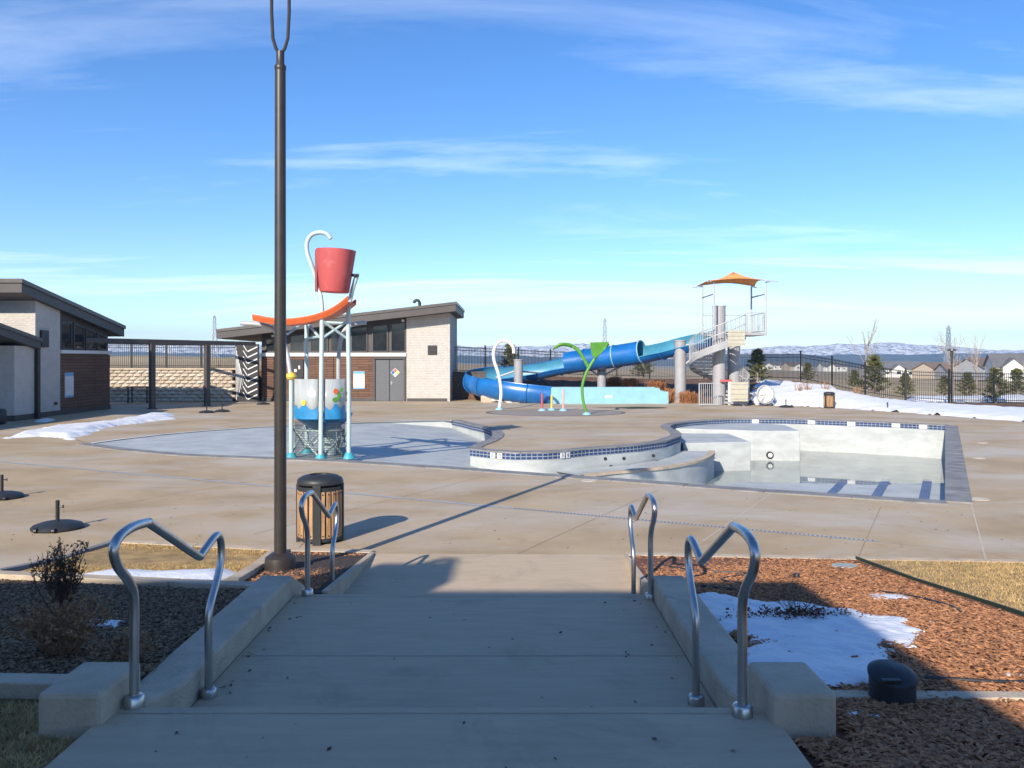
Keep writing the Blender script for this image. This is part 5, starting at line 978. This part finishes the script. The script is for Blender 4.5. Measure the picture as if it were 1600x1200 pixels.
# pines: trunk and crown of needle tufts
def pine(seed):
    r = random.Random(seed); t = thing('pine_tree', 'x', 'tree'); mb = MB(); mb.tube([(0,0,-.1), (.02,0,1.2), (0,.02,2.6)], [.07, .05, .012], 7); mb.build('trunk', MBARK, t); cr = MB(); br = MB()
    for k_ in range(46):
        z = .18+2.35*(k_/46)**.95; L_ = (.95*(1-z/2.75)+.10)*r.uniform(.65, 1.15); a = k_*2.4+r.uniform(-.4, .4); e = Vector((math.cos(a)*L_, math.sin(a)*L_, z+L_*r.uniform(.25, .55))); b = Vector((0, 0, z)); br.tube([b, e], [.014, .005], 4, cap=False)
        for j in range(15):
            u = b.lerp(e, r.uniform(.25, 1.04))+Vector((r.gauss(0, .05), r.gauss(0, .05), r.gauss(0, .03)))
            for q_ in range(9):
                v = Vector((r.gauss(0, 1), r.gauss(0, 1), r.gauss(.5, .8))).normalized()*r.uniform(.10, .22); w = v.cross(Vector((r.gauss(0, 1), r.gauss(0, 1), r.gauss(0, 1)))).normalized()*.016; cr.add([u-w, u+w, u+v], [(0,1,2)])
    br.build('limbs', MBARK, t); cr.build('crown', MNEEDLE, t); return t
def fz(px, Y):
    x = (px-800)/F*Y; return (x, Y, float(bermz(x, Y)) if Y < float(tcol(px, 2)) else float(np.interp(Y, [float(tcol(px, 2)), 100], [float(tcol(px, 3)), float(tcol(px, 4))])))
pA, pB = pine(1), pine(2)
W_ = lambda s: (s*1.3, s*1.3, s)
copies(pA, [(fz(1366, 48.6), 0, W_(.92), 'tallest young pine at the bend of the stepped fence'), (fz(1415, 52), 1, W_(.62), 'small pine beyond the fence next to the tallest one'), (fz(1556, 48.5), 2, W_(.78), 'broad pine crowding the fence by the snow strip'), (fz(797, 60), 3, W_(.85), 'young pine beyond the fence behind the white spray arch'), (fz(1475, 58), 4, W_(.58), 'low pine behind the fence near the bare ash trunk')], 'young pines along the fence')
copies(pB, [(fz(1183, 53.5), 0, W_(.85), 'young pine between slide tower and fence'), (fz(1512, 57), 1, W_(.68), 'bushy pine beyond the fence behind the path lamp'), (fz(1005, 60), 2, W_(.8), 'thin pine beyond the fence under the blue slide'), (fz(1590, 62), 3, W_(.8), 'pine beyond the fence beside the last broad pine'), (fz(1262, 66), 4, W_(.6), 'small pine alone in the field behind the snow bank'), (fz(1335, 62), 5, W_(.55), 'small pine in the field left of the tallest pine')], 'young pines along the fence')
# bare deciduous trees
def bare(seed, H_, label, loc, spread=.5):
    r = random.Random(seed); t = thing('bare_tree', label, 'tree', loc, 'leafless trees beyond the fence'); tr = MB(); br = MB(); o = Vector(loc)
    tr.tube([o+Vector((0,0,-.2)), o+Vector((.03*H_*.2,0,H_*.35)), o+Vector((0,0,H_*.62))], [.018*H_, .013*H_, .007*H_], 7); tr.build('trunk', MBARK, t)
    def grow(p, d, L_, w, dep):
        e = p+d*L_; br.tube([p, p.lerp(e, .5)+Vector((r.gauss(0, .03), r.gauss(0, .03), .02))*L_, e], [w, w*.75, w*.45], 4, cap=False)
        if dep:
            for _ in range(3): grow(p.lerp(e, r.uniform(.45, 1)), (d+Vector((r.gauss(0, spread*.6), r.gauss(0, spread*.6), r.uniform(.05, .35)))).normalized(), L_*r.uniform(.5, .72), w*.5, dep-1)
    for i in range(11): grow(o+Vector((0,0,H_*r.uniform(.22, .6))), Vector((r.gauss(0, spread), r.gauss(0, spread), 1)).normalized(), H_*r.uniform(.2, .36), .005*H_, 2)
    br.build('crown', MBARK, t)
bare(1, 5.2, 'slim bare tree rising behind the tallest pine', fz(1353, 62), .22); bare(2, 4.6, 'spreading bare tree behind the dark path lamp', fz(1489, 55), .5); bare(3, 5., 'pale bare tree in front of the far roofs', fz(1526, 72), .35); bare(4, 3.4, 'little bare sapling at the edge of the field', fz(1600, 75), .4)
for i, px in enumerate((1247, 1262, 1290, 1340)):
    p = fz(px, 47.5 if px < 1300 else 46); sh = thing('bare_shrub', 'small bare bush in the snow bank '+('nearest the rope reel', 'next to the bush by the reel', 'between the other bushes and the far bin', 'below the tallest pine')[i], 'shrub', p); twigs(sh, 'x', p, 16, .7, .4, MTWIG2, 20+i, .012, 3)
# path lamp by the far fence
p = Vector(fz(1487, 46.6)); pl2 = thing('path_lamp', 'slender dark path lamp with flat head standing at the fence', 'lamp post', p); hL = (629-548)*46.6/F; mb = MB(); mb.tube([p, p+Vector((0,0,hL))], .06, 8); mb.build('shaft', MBRONZE, pl2); mb = MB(); mb.lathe([(0, hL+.12), (.22, hL+.08), (.24, hL), (.08, hL-.02), (.08, hL-.35)], p, 14); mb.build('lamp_head', MBRONZE, pl2)
# ---------------------------------------------------------------- far houses and pylons
HW = [mat('house_wall_'+n, c_, .8, var=.05) for n, c_ in (('white', (.62,.62,.60)), ('tan', (.42,.35,.27)), ('grey', (.30,.31,.33)))]; HR = [mat('house_roof_'+n, c_, .9, var=.15, scale=1.) for n, c_ in (('brown', (.14,.105,.085)), ('grey', (.13,.13,.135)), ('umber', (.17,.12,.09)))]
def house(label, px, Y, w, d, hw, hr_, wm, rm, rz):
    zg = float(np.interp(Y, [100, 350, 700], [float(tcol(px, 4)), float(tcol(px, 5)), float(tcol(px, 5))-1])); t = thing('house', label, 'house', ((px-800)/F*Y, Y, zg-.4), 'houses across the prairie', rz)
    def b(mb, name, m, par=t):
        me = bpy.data.meshes.new(name); me.from_pydata(mb.v, [], mb.f); me.materials.append(m); o = bpy.data.objects.new(name, me); COL.objects.link(o); o.parent = par; return o
    mb = MB(); mb.add([(-w/2,-d/2,0), (w/2,-d/2,0), (w/2,d/2,0), (-w/2,d/2,0), (-w/2,-d/2,hw), (w/2,-d/2,hw), (w/2,d/2,hw), (-w/2,d/2,hw), (-w/2,0,hw+hr_), (w/2,0,hw+hr_)], [(3,2,1,0), (0,1,5,4), (2,3,7,6), (1,2,6,9,5), (3,0,4,8,7)]); b(mb, 'wall', wm)
    mb = MB(); e = .5; sl_ = hr_/(d/2)
    for s in (-1, 1): vs = [(-w/2-e, s*(d/2+e), hw-sl_*e), (w/2+e, s*(d/2+e), hw-sl_*e), (w/2+e, 0, hw+hr_), (-w/2-e, 0, hw+hr_)]; mb.add(vs+[(v[0], v[1], v[2]+.25) for v in vs], [(3,2,1,0), (4,5,6,7), (0,1,5,4), (1,2,6,5), (2,3,7,6), (3,0,4,7)])
    ro = b(mb, 'roof', rm)
    mb = MB(); gw = w*.36; gx_ = -w*.2; mb.add([(gx_-gw/2, -d/2-2.2, 0), (gx_+gw/2, -d/2-2.2, 0), (gx_+gw/2, -d/2+.1, 0), (gx_-gw/2, -d/2+.1, 0), (gx_-gw/2, -d/2-2.2, hw*.95), (gx_+gw/2, -d/2-2.2, hw*.95), (gx_+gw/2, -d/2+.1, hw*.95), (gx_-gw/2, -d/2+.1, hw*.95), (gx_, -d/2-2.2, hw+hr_*.62), (gx_, -d/2+3, hw+hr_*.62)], [(0,1,5,8,4), (1,2,6,5), (3,0,4,7)]); b(mb, 'gable_wing', HW[0])
    mb = MB()
    for s in (-1, 1): vs = [(gx_+s*(gw/2+.4), -d/2-2.6, hw*.95-.3), (gx_+s*(gw/2+.4), -d/2+3, hw*.95-.3), (gx_, -d/2+3, hw+hr_*.62), (gx_, -d/2-2.6, hw+hr_*.62)]; mb.add(vs+[(v[0], v[1], v[2]+.22) for v in vs], [(3,2,1,0), (4,5,6,7), (0,1,5,4), (1,2,6,5), (2,3,7,6), (3,0,4,7)])
    b(mb, 'gable_roof', rm)
    for xx, zz, ww in ((gx_, hw*.62, 1.6), (w*.15, hw*.6, 1.5), (w*.36, hw*.6, 1.3)):
        yy = -d/2-2.22 if xx == gx_ else -d/2-.02; mb = MB(); mb.box((xx, yy, zz), (ww, .08, 1.3)); wi = b(mb, 'window', MWHITE); mb = MB(); mb.box((xx, yy-.05, zz), (ww-.3, .04, 1.0)); b(mb, 'pane', MGLASS, wi)
HS = [(1408, 300, 13, 11, 3.4, 2.6, 0, 1, 'white gabled house with grey roof just right of the tallest pine'), (1442, 330, 17, 12, 3.0, 2.6, 1, 0, 'long low brown roofed house with white gable behind the small pine'), (1470, 290, 15, 11, 3.0, 2.5, 1, 2, 'brown roofed house left of the path lamp'), (1503, 270, 13, 10, 2.8, 2.3, 2, 2, 'umber roofed low house right of the path lamp'), (1546, 250, 16, 12, 3.6, 2.8, 2, 0, 'big dark roofed house with white gable beyond the bushy pine'), (1590, 215, 13, 12, 3.9, 3.0, 0, 1, 'large white gabled house with grey roof at the end of the row'), (1375, 420, 15, 11, 3.2, 2.6, 2, 0, 'distant grey house behind the tallest pine'), (1300, 560, 16, 12, 3.4, 2.6, 0, 1, 'far pale house above the middle of the snow bank'), (1245, 600, 18, 12, 3.4, 2.6, 1, 0, 'far tan house above the rope reel'), (1205, 640, 16, 12, 3.6, 2.6, 0, 1, 'far pale house right of the slide tower'), (1650, 240, 15, 12, 3.6, 2.8, 1, 0, 'tan house past the white gabled one'), (1425, 390, 17, 12, 3.2, 2.6, 1, 2, 'umber roofed house in the back row between white and long brown ones'), (1458, 400, 16, 12, 3.4, 2.6, 2, 1, 'grey house in the back row behind the long brown roof'), (1522, 380, 17, 12, 3.4, 2.7, 1, 0, 'brown roofed back row house behind the low umber one'), (1570, 350, 16, 12, 3.6, 2.7, 0, 2, 'white back row house between the big dark and white gabled ones')]
for i, (px, Y, w, d, hw, hr_, wm, rm, lab) in enumerate(HS): house(lab, px, Y, w, d, hw, hr_, HW[wm], HR[rm], R((-12, 8, 20, -5, 15, -20, 5, 0, 12, -8, 10, 4, -15, 10, -6)[i]))
for px, Y, ytop, lab in ((335, 900, 493, 'steel lattice power pylon seen above the pergola'), (945, 830, 497, 'steel lattice power pylon above the blue slide tube'), (1482, 800, 508, 'steel lattice power pylon behind the spreading bare tree')):
    H_ = 48.; x = (px-800)/F*Y; zt_ = CH+(HZ-ytop)*Y/F; o = Vector((x, Y, zt_-H_)); t = thing('power_pylon', lab, 'pylon', o, 'power pylons on the prairie'); lv = [(0, 4.2), (12, 3.0), (22, 2.1), (30, 1.5), (38, 1.3), (45, 1.1), (48, .2)]
    lg = MB(); bc_ = MB()
    for (z0_, w0), (z1_, w1) in zip(lv, lv[1:]):
        c0 = [o+Vector((sx*w0, sy*w0, z0_)) for sx, sy in ((-1,-1), (1,-1), (1,1), (-1,1))]; c1 = [o+Vector((sx*w1, sy*w1, z1_)) for sx, sy in ((-1,-1), (1,-1), (1,1), (-1,1))]
        for i in range(4): lg.bar(c0[i], c1[i], .45, .45); bc_.bar(c0[i], c1[(i+1) % 4], .25, .25); bc_.bar(c0[(i+1) % 4], c1[i], .25, .25); bc_.bar(c1[i], c1[(i+1) % 4], .25, .25)
    lg.build('legs', MGALV, t); bc_.build('lattice', MGALV, t)
    for z_ in (30, 38, 45):
        mb = MB()
        for s in (-1, 1): mb.bar(o+Vector((0,0,z_+.8)), o+Vector((s*3.4,0,z_)), .3, .3); mb.bar(o+Vector((0,0,z_-.6)), o+Vector((s*3.4,0,z_)), .25, .25)
        mb.build('cross_arm', MGALV, t)
# ---------------------------------------------------------------- haze
hm = bpy.data.materials.new('haze'); hm.use_nodes = True; hn = hm.node_tree.nodes; hn.remove(hn['Principled BSDF']); pv = hn.new('ShaderNodeVolumePrincipled'); pv.inputs['Color'].default_value = (.45,.70,1.0,1); pv.inputs['Density'].default_value = .00026; pv.inputs['Anisotropy'].default_value = .2; hm.node_tree.links.new(pv.outputs[0], hn['Material Output'].inputs['Volume'])
mb = MB(); mb.box((0, 0, 45), (7700, 7700, 170)); mb.build('haze', hm, label='thin blue winter haze', kind='stuff')
